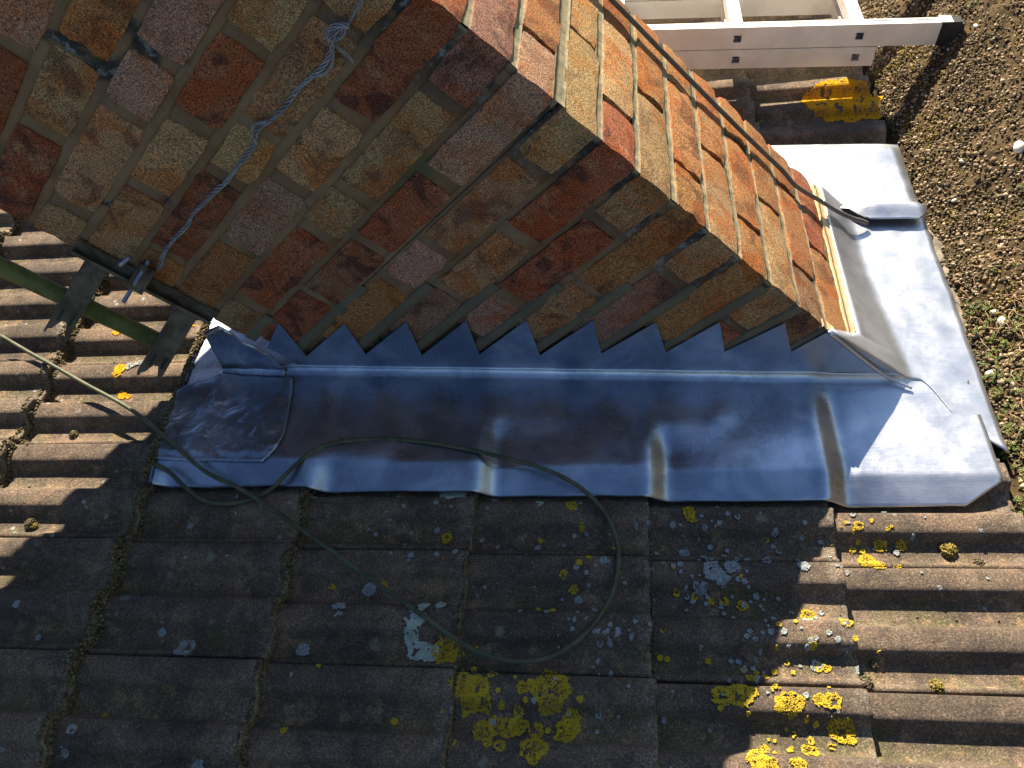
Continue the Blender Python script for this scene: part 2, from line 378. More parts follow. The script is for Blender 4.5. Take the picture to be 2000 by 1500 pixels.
# ------------------------------------------------------------------ chimney
chim = empty('chimney', (0, 0, 0)); tag(chim, 'tall brick chimney stack rising through the tiled roof', 'chimney')
PAL = dict(T=(.54,.345,.185,.55), O=(.50,.255,.108,.55), R=(.40,.150,.080,.8), P=(.52,.325,.24,.3), G=(.49,.335,.175,.35), U=(.40,.235,.175,.7),
           B=(.36,.205,.12,.8), Y=(.58,.385,.19,.25))
def make_brick(x0, x1, y0, y1, z0, z1, seed, jag=1.0, southface=True):
    nx_ = max(3, round((x1-x0)/.022)); ny_ = max(3, round((y1-y0)/.026)); nz_ = 4
    V, F, idx = [], [], {}
    def vid(i, j, k):
        if (i, j, k) in idx: return idx[(i, j, k)]
        p = Vector((x0+(x1-x0)*i/nx_, y0+(y1-y0)*j/ny_, z0+(z1-z0)*k/nz_))
        e_ = [(i == 0)-(i == nx_), (j == 0)-(j == ny_), (k == 0)-(k == nz_)]
        ne = sum(abs(q) for q in e_)
        if ne >= 2:
            amt = .0011 if ne == 2 else .0022
            p += Vector(e_)*amt
            p += Vector((abs(e_[0])*nz(p.y*95, p.z*95, seed), abs(e_[1])*nz(p.x*95, p.z*95, seed+3), abs(e_[2])*nz(p.x*95, p.y*95, seed+7)))*.0036*jag
        p += Vector((nz(p.x*14, p.z*14, seed+9), nz(p.x*16, p.z*16, seed), nz(p.x*12, p.y*12, seed+5)))*.0010
        idx[(i, j, k)] = len(V); V.append(p); return idx[(i, j, k)]
    for i in range(nx_):
        for j in range(ny_):
            F.append([vid(i,j,0), vid(i,j+1,0), vid(i+1,j+1,0), vid(i+1,j,0)]); F.append([vid(i,j,nz_), vid(i+1,j,nz_), vid(i+1,j+1,nz_), vid(i,j+1,nz_)])
        for k in range(nz_):
            F.append([vid(i,0,k), vid(i+1,0,k), vid(i+1,0,k+1), vid(i,0,k+1)]); F.append([vid(i,ny_,k), vid(i,ny_,k+1), vid(i+1,ny_,k+1), vid(i+1,ny_,k)])
    for j in range(ny_):
        for k in range(nz_):
            F.append([vid(0,j,k), vid(0,j,k+1), vid(0,j+1,k+1), vid(0,j+1,k)]); F.append([vid(nx_,j,k), vid(nx_,j+1,k), vid(nx_,j+1,k+1), vid(nx_,j,k+1)])
    return V, F
rb = random.Random(11); bseed = [0]
def brick(x0, x1, y0, y1, k, c, prx=0.0, pry=0.0):
    bseed[0] += 1; s_ = bseed[0]*1.37
    z0 = H0 + CR*k + .0052 + rb.uniform(-.0012, .0012); z1 = H0 + CR*(k+1) - .0052 + rb.uniform(-.0012, .0012)
    if k <= 10 : pry = min(pry, .0008)
    V, F = make_brick(x0, x1+prx, y0-pry, y1, z0, z1, s_)
    o = obj('brick', V, F, M['brick'], chim, smooth=True)
    try: o.data.set_sharp_from_angle(angle=math.radians(52))
    except Exception: pass
    v = rb.uniform(.86, 1.12); pc = PAL[c]; o.color = (pc[0]*v, pc[1]*v*rb.uniform(.95, 1.05), pc[2]*v, pc[3])
# south face, course by course: right end, left end, colour (Flemish bond)
SF = {
 -1: '0 -.21 O', 0: '0 -.095 B', 1: '0 -.094 G|-.107 -.30 R', 2: '0 -.205 O', 3: '0 -.096 G|-.112 -.30 U', 4: '0 -.203 O|-.216 -.36 T',
 5: '0 -.092 G|-.110 -.305 R|-.322 -.42 P', 6: '0 -.196 R|-.217 -.364 T|-.379 -.52 U', 7: '0 -.090 G|-.108 -.302 T|-.318 -.411 P|-.428 -.62 O',
 8: '0 -.194 P|-.214 -.370 R|-.385 -.533 B|-.546 -.700 R', 9: '0 -.090 U|-.108 -.302 T|-.321 -.404 G|-.426 -.623 R|-.647 -WW G',
 10: '0 -.195 R|-.213 -.352 T|-.372 -.524 P|-.537 -WW O', 11: '0 -.094 G|-.113 -.302 T|-.316 -.406 Y|-.427 -.620 R|-.633 -WW O',
 12: '0 -.193 G|-.213 -.352 R|-.375 -.512 T|-.533 -WW T', 13: '0 -.095 B|-.115 -.290 P|-.312 -.403 P|-.421 -.624 T|-.650 -WW G',
 14: '0 -.19 R|-.208 -.356 O|-.375 -.512 T|-.533 -WW R', 15: '0 -.094 T|-.113 -.262 G|-.278 -.407 P|-.427 -.628 R|-.645 -WW T',
 16: '0 -.193 O|-.213 -.352 T|-.375 -.52 R|-.537 -WW U', 17: '0 -.094 T|-.113 -.302 R|-.318 -.411 G|-.43 -.63 O|-.65 -WW P'}
EAST = {-1: ('O', 'R'), 0: ('Y', 'O', 'O'), 1: ('T', 'O'), 2: ('Y', 'O', 'O'), 3: ('O', 'O'), 4: ('Y', 'O', 'Y'), 5: ('O', 'O'), 6: ('T', 'Y', 'O'), 7: ('O', 'Y'), 8: ('T', 'O', 'O'),
        9: ('O', 'Y'), 10: ('T', 'O', 'Y'), 11: ('O', 'Y'), 12: ('Y', 'O', 'T'), 13: ('O', 'O'), 14: ('T', 'R', 'O'), 15: ('O', 'Y'), 16: ('O', 'T', 'R'), 17: ('Y', 'O')}
BRIGHT = {}
for k, row in SF.items():
    even = (k % 2 == 0); eys = [0, .1005, .3175, DEP] if even else [0, .2060, DEP]
    ec = EAST[k]; cells = row.split('|')
    for ci, cell in enumerate(cells):
        a_, b_, c_ = cell.replace('-WW', str(-WID)).split(); x1, x0 = float(a_), float(b_)
        d_ = eys[1] if ci == 0 else .098
        if x0 < -.70: d_ = .10 if even else .2060
        brick(x0, x1, 0, d_, k, c_, rb.uniform(-.0008, .0014) if ci == 0 else 0, rb.uniform(-.001, .0022))
    for ei in range(1, len(eys)-1):
        brick(-.10, 0, eys[ei]+.0085, eys[ei+1], k, ec[ei], rb.uniform(-.0010, .0016), 0)
# lower courses inside the roof, the sides turned away and the courses above the picture: one joined part
V, F = [], []
def far_brick(x0, x1, y0, y1, k): box_geo(V, F, ((x0+x1)/2, (y0+y1)/2, H0+CR*(k+.5)), X_, Y_, Z_, (x1-x0)/2, (y1-y0)/2, .0325)
for k in range(-8, 31):
    ev = k % 2 == 0
    cuts = [0, .205, .365, .525, WID] if ev else [0, .10, .31, .415, .63, WID]
    for i in range(len(cuts)-1):
        x1, x0 = -cuts[i]-(.005 if i else 0), -cuts[i+1]+(.005 if i < len(cuts)-2 else 0)
        far_brick(x0, x1, DEP-.098, DEP-.0002, k) if not (k in SF and i == 0) else None
        if k > 17 or k < -1: far_brick(x0, x1, .0003, .098, k)
    for (y0, y1) in (((.104, .315), (.325, .33)) if ev else ((.210, .33),)):
        far_brick(-WID, -WID+.1, y0, y1, k)
        if k > 17: far_brick(-.1, 0, y0, y1, k)
bw = obj('brickwork', V, F, M['brick_far'], chim); tag(bw, kind='stuff')
# mortar: a recessed core, flush bed joints and upright joints
V, F = [], []; box_geo(V, F, (-WID/2, DEP/2, 1.05), X_, Y_, Z_, WID/2-.013, DEP/2-.012, 1.44)
obj('mortar_core', V, F, M['mortar'], chim)
def rough_strip(a0, a1, b0, b1, fixed, axis, depth, seed, parent, mat, name='bed_joint', amp=.0012, na=60):
    # a: along the wall, b: height, surface at fixed
    V, F = [], []; nb = 3
    for i in range(na+1):
        a_ = a0 + (a1-a0)*i/na
        for j in range(nb+1):
            b_ = b0 + (b1-b0)*j/nb; d = amp*nz(a_*26, b_*26+seed, seed) + amp*.5*nz(a_*90, b_*90, seed)
            V.append((a_, fixed+d, b_) if axis == 'y' else (fixed+d, a_, b_))
    n0 = len(V)
    for v in list(V): V.append((v[0], v[1]+depth, v[2]) if axis == 'y' else (v[0]-depth, v[1], v[2]))
    for i in range(na):
        for j in range(nb):
            q = [i*(nb+1)+j, (i+1)*(nb+1)+j, (i+1)*(nb+1)+j+1, i*(nb+1)+j+1]
            F.append(q if axis == 'y' else q[::-1]); F.append([n0+w_ for w_ in (q[::-1] if axis == 'y' else q)])
        q = [i*(nb+1), n0+i*(nb+1), n0+(i+1)*(nb+1), (i+1)*(nb+1)]; F.append(q)
        q = [i*(nb+1)+nb, (i+1)*(nb+1)+nb, n0+(i+1)*(nb+1)+nb, n0+i*(nb+1)+nb]; F.append(q)
    return obj(name, V, F, mat, parent, smooth=True)
for k in range(-1, 19):
    z = H0 + CR*k; hj = .0085
    if k == 8:      # a long open crack runs between two layers of this bed
        rough_strip(-.70, -.02, z-hj, z-.0022, .0034, 'y', .02, k, chim, M['mortar']); rough_strip(-.70, 0, z+.0012, z+hj, .0022, 'y', .02, k+.5, chim, M['mortar'])
        rough_strip(.001, DEP-.004, z-.0105, z+.0105, .0006, 'x', .012, k, chim, M['mortar'], 'wide_bed_joint')
        continue
    rec = .0028 if k not in (9, 7, 6) else .0055
    rough_strip(-WID+.002, -.004, z-hj, z+hj, rec, 'y', .02, k, chim, M['mortar'])
    rough_strip(.004, DEP-.016 if k % 2 else DEP-.010, z-.0066, z+.0066, -.0022, 'x', .012, k, chim, M['mortar'], 'bed_joint', .0022, 110)
for k, row in SF.items():                               # upright joints of the south face
    cells = [c_.replace('-WW', str(-WID)).split() for c_ in row.split('|')]
    for i in range(len(cells)-1):
        xa, xb = float(cells[i][1]), float(cells[i+1][0]); z = H0 + CR*k
        rough_strip(xb-.003, xa+.003, z+.002, z+CR-.002, .0030 + (k*7+i) % 3*.0008, 'y', .02, k+i*3, chim, M['mortar'], 'upright_joint', .0010, 6)
# fresh pointing over the leadwork
TIPS = [(-0.0704, 0.1773), (-0.1486, 0.2539), (-0.2197, 0.3217), (-0.2993, 0.3958), (-0.3793, 0.4663), (-0.4533, 0.5425), (-0.5288, 0.6125), (-0.5996, 0.6856), (-0.6823, 0.7586)]
PEAKS = [(0.001, 0.1789), (-0.0371, 0.2442), (-0.1087, 0.3186), (-0.1812, 0.3904), (-0.2501, 0.4656), (-0.3282, 0.543), (-0.4013, 0.6137), (-0.4771, 0.6834), (-0.5563, 0.7564), (-0.6369, 0.8399)]
for i in range(len(TIPS)):
    z = H0 + CR*i; xr = PEAKS[i][0] + .02; xl = TIPS[i][0]-.004
    rough_strip(xl, min(-.002, xr+.075), z-.012, z+.0062, -.0006, 'y', .012, i+40, chim, M['new_mortar'], 'lead_pointing', .0006, 24)
rough_strip(-.719, -.640, H0+CR*9-.012, H0+CR*9+.008, -.0006, 'y', .012, 71, chim, M['new_mortar'], 'lead_pointing', .0006, 16)
rough_strip(.040, DEP, .084, .1065, .0028, 'x', .012, 80, chim, M['sand_mortar'], 'sand_pointing', .0014, 60)
rough_strip(-.001, .016, .160, .192, .0022, 'x', .010, 81, chim, M['sand_mortar'], 'sand_pointing', .0014, 10)
V, F = [], []                                            # flaunching on the stack top
box_geo(V, F, (-WID/2, DEP/2, H0+CR*31+.02), X_, Y_, Z_, WID/2+.02, DEP/2+.02, .02)
obj('flaunching', V, F, M['render_'], chim)

# ------------------------------------------------------------------ leadwork
def solid(o, th):
    md = o.modifiers.new('thickness', 'SOLIDIFY'); md.thickness = th; md.offset = 0; return o
def lead_base(s):                                        # the line the lead keeps when it bridges the steps
    return .0030
def step_line(s):
    k = math.ceil((s-TAIL0)/GAUGE); k = min(k, 1); sk = TAIL0+GAUGE*k
    n = .004 - STEP*(sk-s)/GAUGE
    sp = sk-GAUGE                                        # the tail just upslope: ease down from it
    n += STEP*(1-sm(-.004, .042, s-sp))*1.0
    return n
BUMP_Y = {0: -.030, -1: -.115, -2: -.105, -3: -.185, -4: -.2}
def side_n(s, y, extra=0):
    k = min(range(-4, 1), key=lambda q: abs(TAIL0+GAUGE*q+.01-s)); f_ = (s-TAIL0-.01)/GAUGE; ka = max(-4, min(0, math.floor(f_))); kb = max(-4, min(0, ka+1)); u_ = sm(.3, .7, f_-ka)
    y0 = BUMP_Y[ka]*(1-u_) + BUMP_Y[kb]*u_
    w_ = sm(y0+.035, y0-.050, y)
    w_ = max(w_, .22*sm(-.03, -.12, y))
    n = lead_base(s)*(1-w_) + (step_line(s)+.0012)*w_
    n += -.34*max(0, -.193-y)*sm(-.190, -.205, y)
    n += .0014*nz(s*7, y*7, 3) + .0007*nz(s*19, y*19, 8)
    d0 = s-(TAIL0+GAUGE*k)                               # each step is dressed tight: small hollow past the tail
    n -= .0030*math.exp(-((d0-.030)/.018)**2)*sm(y0+.01, y0-.04, y)
    n += .0016*math.exp(-((d0+.006)/.012)**2)*sm(y0+.01, y0-.04, y)
    n = n + .0030 + extra
    if s > .0 and y > -.15: n = min(n, .0048 + .004*sm(-.06, -.15, y))
    return n
FR = .017
def cross(s, y_or, kind):                                # helper for the fillet at the wall
    pass
# side flashing with its saw-toothed top
s0, s1 = -1.2565, .132
V, F = [], []; ns = 190
rows = [('f', a_) for a_ in range(0, 7)] + [('y', y) for y in np.concatenate([np.linspace(-.022, -.18, 20), np.linspace(-.186, -.243, 10)])]
yw = -.0042
def end_s(y):                                            # chamfered lower right corner
    return s1 if y > -.205 else s1 - .060*(-.205-y)/.038
for i in range(ns+1):
    for typ, v in rows:
        if typ == 'f':
            an = v/6*PI/2; y = yw - FR*(1-math.cos(an)); s = s0+(s1-s0)*i/ns
            n = side_n(s, -.02) + FR*(1-math.sin(an))*sm(-1.10, -1.05, s)
            if s > .012: n = side_n(s, -.02) + FR*(1-math.sin(an))*max(0, 1-(s-.012)/.03)
        else:
            y = float(v); se = end_s(y); s = s0+(se-s0)*i/ns; n = side_n(s, y)
            if v == rows[-1][1]: y += .0022*nz(s*9, 5) + .0012*nz(s*30, 2)
        V.append(RP(s, y, n))
nr = len(rows)
for i in range(ns):
    for j in range(nr-1): F.append([i*nr+j, i*nr+j+1, (i+1)*nr+j+1, (i+1)*nr+j])
# upstand: a plain band up to the line of the tips, then one tooth per brick course
flat_from = len(F)
def UV(s_, n_): V.append(RP(s_, yw + .0007*nz(s_*20, n_*20, 3), n_)); return len(V)-1
tips = [xz2sn(*q) for q in TIPS]; peaks = [xz2sn(*q) for q in PEAKS]
def bottom(s_): return UV(s_, side_n(s_, -.02) + FR - .0002)
right_b = bottom(.004); prev_b, prev_t = right_b, None
for q in range(len(tips)):
    tb = bottom(tips[q][0]); tt = UV(*tips[q]); pk = UV(*peaks[q])
    if q == 0: F.append([tb, prev_b, pk, tt]); F.append([prev_b, UV(.036, .008), pk])
    else: F.append([tb, prev_b, prev_t, tt]); F.append([tt, prev_t, pk])
    prev_b, prev_t = tb, tt
lb = bottom(-1.04); pk = UV(*peaks[len(tips)]); lt = UV(-1.085, .070)
F.append([lb, prev_b, prev_t, pk, lt])
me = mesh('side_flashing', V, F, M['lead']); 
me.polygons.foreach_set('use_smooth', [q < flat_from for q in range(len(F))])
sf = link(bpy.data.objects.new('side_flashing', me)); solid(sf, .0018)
tag(sf, 'long strip of new lead with saw-tooth top stepped into the shaded brick face', 'lead flashing')

# front apron below the lit brick face
V, F = [], []; nyv = 90
def y_south(s): return -.004 - max(0, s-.010)*1.02
seq = [('e', t_) for t_ in np.linspace(0, 1, 6)] + [('b', t_) for t_ in np.linspace(.12, 1, 8)] + [('r', s_) for s_ in np.linspace(.06, 1, 14)]
AN = .0068
def fold_s(y): return .004 + .030*(1-min(1, max(0, y)/.26))
for j in range(nyv+1):
    t_ = j/nyv
    for typ, v in seq:
        y = -.006 + t_*.455; sf_ = fold_s(y); Fp = RP(sf_, y, AN)
        ztop = .178 - (.178-.084)*min(1, max(0, y/.047)); top = Vector((.0042, y, ztop)); A_ = top.lerp(Fp, 1-.016/(top-Fp).length); B_ = RP(sf_+.014, y, AN)
        if typ == 'e':
            p = top.lerp(A_, v); p.x += .0014*nz(y*11, p.z*11, 4)*math.sin(v*PI) + .0008*nz(y*30, p.z*40, 2)*math.sin(v*PI)
        elif typ == 'b': p = A_*(1-v)**2 + Fp*2*v*(1-v) + B_*v*v
        else:
            if v == 0: v = .0001
            s_st = sf_+.014; sv = s_st + (.1545-s_st)*v; ys_ = y_south(sv); w0 = sm(0, .35, v)
            y2 = y*(1-w0) + (ys_ + t_*(.449-ys_))*w0 if y < .2 else y
            y2 = ys_ + t_*(.449-ys_) if v > .45 else y + ((ys_ + t_*(.449-ys_))-y)*sm(0, .45, v)
            y = y2; n = AN + (.0012*nz(sv*14, y*10, 6) + .0007*nz(sv*35, y*28, 1))*sm(0, .2, v)
            over = sm(.05, -.02, y)
            n += -.0010*over - .0016*over*math.exp(-((y-ys_)/.008)**2)
            if sv > .14: sv += .003*nz(y*8, 2) + .0025*nz(y*24, 7)
            n += -.0014*sm(.10, .15, sv)*(.5+.5*math.sin((ROW0-y)/COVER*4*PI))
            p = RP(sv, y, n)
        V.append(p)
nr = len(seq)
for j in range(nyv):
    for i in range(nr-1): F.append([j*nr+i, j*nr+i+1, (j+1)*nr+i+1, (j+1)*nr+i])
ap = obj('front_apron', V, F, M['lead_sunlit'], smooth=True); solid(ap, .0020)
tag(ap, 'bright sunlit lead apron along the foot of the lit brick face', 'lead flashing')
# rolled lip where the apron wraps the corner
V, F = [], []
pts = [(.001, -.007, .181), (.003, -.0085, .12), (.005, -.010, .06), (.010, -.013, .022), (.020, -.019, -.001), (.030, -.028, -.0165)]
tube_geo(V, F, spline(pts, 5), lambda t_: .0042 - .0022*t_, 8)
lip = obj('rolled_edge', V, F, M['lead_sunlit'], ap, smooth=True)

# north sheet that laps over the apron
V, F = [], []
us = np.linspace(-.95, .153, 60); vsq = [.392, .396, .402, .409, .416, .423, .430, .437, .445, .455, .47, .49, .52, .55, .58, .61, .64, .655]
def north_n(s, y):
    e_ = sm(-.06, .05, s)
    n = .0085 + .012*e_*math.exp(-((y-.430)/.020)**2 if y > .430 else 0) + (.012*e_*(sm(.388, .430, y)) if y <= .430 else 0)
    n += .0022*nz(s*11, y*11, 9) + (.0022*nz(s*26, y*16, 4)*e_ if y < .44 else .001*nz(s*30, y*30, 4))
    n -= .002*sm(.12, .153, s)
    return n
for s in us:
    for v in vsq:
        y = v
        if s < .045: y = max(y, .437 if s < -.02 else .437-(.045)*sm(-.02, .045, s))
        if s > .14: y += .012*(1-sm(.39, .45, v))
        yy = y + (.0035*nz(s*30, 3) if v < .40 else 0)
        ss = s + (.004*nz(v*9, 4) if s > .14 else 0) - (.012*(1-sm(.645, .655, v)) if False else 0)
        V.append(RP(float(ss), float(yy), float(north_n(s, y))))
nr = len(vsq)
for i in range(len(us)-1):
    for j in range(nr-1): F.append([i*nr+j, (i+1)*nr+j, (i+1)*nr+j+1, i*nr+j+1])
no = obj('lapped_flashing', V, F, M['lead_sunlit'], smooth=True); solid(no, .0020)
tag(no, 'white sunlit lead sheet lapped over the apron behind the far chimney corner', 'lead flashing')

# back gutter behind the chimney and the dressed corner piece
V, F = [], []
us = np.linspace(-1.2565, -1.028, 30); vs_ = np.linspace(-.075, .46, 50)
for s_q in us:
    for y in vs_:
        se_ = -1.028 - .06*sm(.012, -.03, y); s = -1.2565 + (se_+1.2565)*(s_q+1.2565)/.2285; d_ = (-1.028 - s); n = .0045 + .030*math.exp(-d_/.05)*sm(-.03, .03, y) + .0020*nz(s*12, y*12, 2)*sm(-.07, 0, y)
        V.append(RP(float(s), float(y), n))
for i in range(len(us)-1):
    for j in range(len(vs_)-1): F.append([i*50+j, (i+1)*50+j, (i+1)*50+j+1, i*50+j+1])
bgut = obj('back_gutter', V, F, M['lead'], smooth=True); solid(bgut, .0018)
tag(bgut, 'lead gutter sheet tucked behind the chimney, sunlit at its corner', 'lead flashing')
CORN = [(-1.05, -0.0257), (-1.0443, -0.0492), (-1.0385, -0.1008), (-1.0352, -0.1448), (-1.0409, -0.177), (-1.0504, -0.193), (-1.0609, -0.2046)]
V, F = [], []; nu = 56
def corner_sr(y):                                        # right boundary on the roof part
    pts = CORN; 
    for i in range(len(pts)-1):
        if pts[i][1] >= y >= pts[i+1][1]:
            f_ = (pts[i][1]-y)/(pts[i][1]-pts[i+1][1]+1e-9); return pts[i][0] + (pts[i+1][0]-pts[i][0])*f_
    return pts[0][0] if y > pts[0][1] else pts[-1][0]
rows = [('u', v) for v in np.linspace(1, 0, 8)] + [('f', v) for v in range(0, 7)] + [('y', v) for v in np.linspace(-.024, -.205, 34)]
def crumple(s, y):
    r_ = .0030*nz(s*22, y*22, 3) + .0022*nz(s*55, y*55, 5)
    c_ = math.exp(-((s+.80)/.05)**2) * sm(-.0, -.05, y)
    return r_*(.75+1.6*c_) + .010*c_*(1-sm(-.03, -.14, y))*.8
EAR = [(-1.1838, 0.1164), (-1.1514, 0.134), (-1.1342, 0.117), (-1.1235, 0.0929), (-1.1044, 0.0793), (-1.0833, 0.0559), (-1.0706, 0.0273), (-1.0679, -0.0174)]
def ear_top(s):
    for i in range(len(EAR)-1):
        if EAR[i][0] <= s <= EAR[i+1][0]:
            f_ = (s-EAR[i][0])/(EAR[i+1][0]-EAR[i][0]+1e-9); return EAR[i][1]+(EAR[i+1][1]-EAR[i][1])*f_
    return EAR[0][1] if s < EAR[0][0] else EAR[-1][1]
SE0, SE1 = EAR[0][0], EAR[-1][0]
for i in range(nu+1):
    for typ, v in rows:
        if typ in 'uf':
            s = SE0 + (SE1-SE0)*i/nu if typ == 'u' else (SE0+(CORN[0][0]-SE0)*i/nu if v > 3 else SE0 + (SE1-SE0)*i/nu)
            s = SE0 + (SE1-SE0)*i/nu
            if typ == 'u':
                nt_ = max(.018, ear_top(s)); n = .018 + (nt_-.018)*v; y = -.0072 + .0020*nz(s*30, n*30, 7) - .004*sm(-.93, -.98, s)
            else:
                an = v/6*PI/2; y = -.0072 - .0165*(1-math.cos(an)); n = side_n(s, -.02, .0032) + .016*(1-math.sin(an)) + crumple(s, y)*.5
        else:
            y = float(v); sr = corner_sr(y); f_ = sm(-.024, -.07, y); sl = SE0*(1-f_) + (-1.2570)*f_
            s = sl + (sr-sl)*i/nu; n = side_n(s, y, .0034) + crumple(s, y)
            n += .012*math.exp(-(i/nu)/.25)*(1-sm(-.03, -.10, y)) + .0022
            if y < -.19: n = side_n(s, -.193, .0034) + crumple(s, y)*.4 - .12*(-.193-y)
            if i == nu: n -= .0016
        V.append(RP(s, y, n))
nr = len(rows)
for i in range(nu):
    for j in range(nr-1): F.append([i*nr+j, i*nr+j+1, (i+1)*nr+j+1, (i+1)*nr+j])
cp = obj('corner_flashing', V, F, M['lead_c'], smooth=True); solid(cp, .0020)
tag(cp, 'crumpled lead patch dressed round the chimney corner by the wall bracket', 'lead flashing')

# ------------------------------------------------------------------ cables
def cable(name, pts, r, mat, label, cat='cable', per=8):
    V, F = [], []; tube_geo(V, F, spline(pts, per), r, 10); o = obj(name, V, F, mat, smooth=True); return tag(o, label, cat)
loop2d = [(-1.6657, 0.0702, 0.01), (-1.5792, 0.0237, 0.012), (-1.5239, -0.0051, 0.014), (-1.4331, -0.0525, 0.014), (-1.346, -0.0968, 0.016), (-1.2814, -0.1377, 0.02), (-1.2313, -0.1744, 0.02), (-1.1495, -0.2329, 0.018), (-1.0793, -0.2642, 0.016), (-1.0109, -0.3014, 0.01), (-0.9141, -0.3604, 0.008), (-0.8233, -0.4173, 0.006), (-0.7463, -0.4646, 0.006), (-0.6893, -0.5007, 0.007), (-0.6436, -0.5182, 0.006), (-0.5999, -0.523, 0.005), (-0.5572, -0.5123, 0.005), (-0.5146, -0.4811, 0.006), (-0.482, -0.4337, 0.006), (-0.4667, -0.3848, 0.006), (-0.4663, -0.3341, 0.006), (-0.4859, -0.2825, 0.008), (-0.5267, -0.2409, 0.014), (-0.5852, -0.2126, 0.02), (-0.6537, -0.1915, 0.018), (-0.7247, -0.1712, 0.012), (-0.797, -0.1569, 0.008), (-0.8691, -0.1522, 0.006), (-0.9387, -0.1621, 0.007), (-0.9788, -0.1827, 0.008), (-1.0117, -0.2288, 0.01), (-1.0312, -0.2579, 0.008), (-1.0616, -0.2771, 0.006), (-1.1022, -0.287, 0.006), (-1.1386, -0.2825, 0.006), (-1.1817, -0.257, 0.007), (-1.217, -0.2306, 0.008), (-1.2513, -0.2129, 0.006), (-1.2879, -0.2002, -0.004)]
pts = []
for i, (s, y, lift) in enumerate(loop2d): pts.append(RP(s, y, lift))
cable('cable', pts, .0037, M['cable'], 'thin green-black cable looping loosely over the shaded tiles and lead')
cab2 = [(0.3676, 0.7768), (0.3713, 0.6916), (0.3583, 0.5374), (0.349, 0.3587), (0.3488, 0.2445), (0.3406, 0.1967)]
pts = [(.0095, y, z) for (y, z) in cab2] + [RP(s, y, n) for (s, y, n) in [(-0.0796, 0.3578, 0.098), (-0.0356, 0.379, 0.055), (-0.0006, 0.3822, 0.034), (0.0211, 0.3822, 0.026), (0.0348, 0.3826, 0.019)]]
cable('cable', pts, .0042, M['cable_grey'], 'grey cable running down the lit brick face onto the lapped lead')

# ------------------------------------------------------------------ wire lashing and bracket
def strands(name, pts, r_h, r_w, nst, pitch, mat, parent=None, per=14, ph=0):
    P = spline(pts, per); V, F = [], []; L = [0]
    for i in range(1, len(P)): L.append(L[-1]+(P[i]-P[i-1]).length)
    for k in range(nst):
        Q = []; upv = Vector((0, -1, 0))
        for i, p in enumerate(P):
            t_ = (P[min(i+1, len(P)-1)]-P[max(i-1, 0)]).normalized(); u_ = (upv-t_*upv.dot(t_)).normalized(); w_ = t_.cross(u_)
            an = L[i]/pitch*2*PI + 2*PI*k/nst + ph; rr = r_h*(1+.35*math.sin(L[i]*60+k)); Q.append(p+u_*math.cos(an)*rr+w_*math.sin(an)*rr)
        tube_geo(V, F, Q, r_w, 6)
    return obj(name, V, F, mat, parent, smooth=True)
def s3(l, y): return [(x, y, z) for x, z in l]
wl_ = empty('wire_lashing', s3([(-0.6069, 1.0514)], -.01)[0]); tag(wl_, 'twisted galvanised wire knotted across the shaded brick face', 'wire')
def kid(o, parent):
    o.parent = parent; o.matrix_parent_inverse = Matrix.Translation(-parent.location); return o
kid(strands('twisted_wire', s3([(-0.13, 1.0358), (-0.1525, 1.0332), (-0.1809, 1.035), (-0.2106, 1.0403), (-0.2399, 1.0391), (-0.2692, 1.0422), (-0.2996, 1.049), (-0.3294, 1.0415), (-0.3681, 1.0416), (-0.4008, 1.0415), (-0.4322, 1.0441), (-0.4715, 1.0485), (-0.5012, 1.0514), (-0.5339, 1.0494), (-0.5675, 1.0516), (-0.595, 1.0526), (-0.6116, 1.0542)], -.0085), .0024, .00125, 4, .040, M['wire']), wl_)
kid(strands('upper_wire', s3([(-0.0207, 1.0447), (-0.0508, 1.0425), (-0.0773, 1.0398), (-0.0912, 1.0382), (-0.1041, 1.0388)], -.0075), .0012, .0011, 3, .05, M['wire']), wl_)
kid(strands('knot', s3([(-0.0887, 1.0369), (-0.0968, 1.0474), (-0.1108, 1.0531), (-0.1193, 1.0481), (-0.1146, 1.0402), (-0.1006, 1.0366), (-0.0935, 1.0438), (-0.1133, 1.0445), (-0.1273, 1.0375)], -.014), .0022, .00115, 4, .06, M['wire']), wl_)
kid(strands('loose_end', s3([(-0.1217, 1.0387), (-0.1236, 1.0282), (-0.124, 1.0169), (-0.1267, 1.0079)], -.011), .0012, .0010, 3, .05, M['wire']), wl_)
kid(strands('wire_loop', s3([(-0.129, 1.036), (-0.1437, 1.0271), (-0.159, 1.0253), (-0.1713, 1.0292), (-0.1821, 1.0376)], -.010), .0011, .0011, 3, .05, M['wire']), wl_)
kid(strands('wire_loop', s3([(-0.278, 1.0468), (-0.291, 1.0559), (-0.3017, 1.0557), (-0.3131, 1.0492), (-0.3183, 1.0405)], -.013), .0011, .0011, 3, .04, M['wire']), wl_)
kid(strands('wire_end', s3([(-0.5964, 1.0538), (-0.6162, 1.0524), (-0.6339, 1.0486), (-0.6509, 1.0451)], -.013), .0028, .00125, 5, .045, M['wire']), wl_)

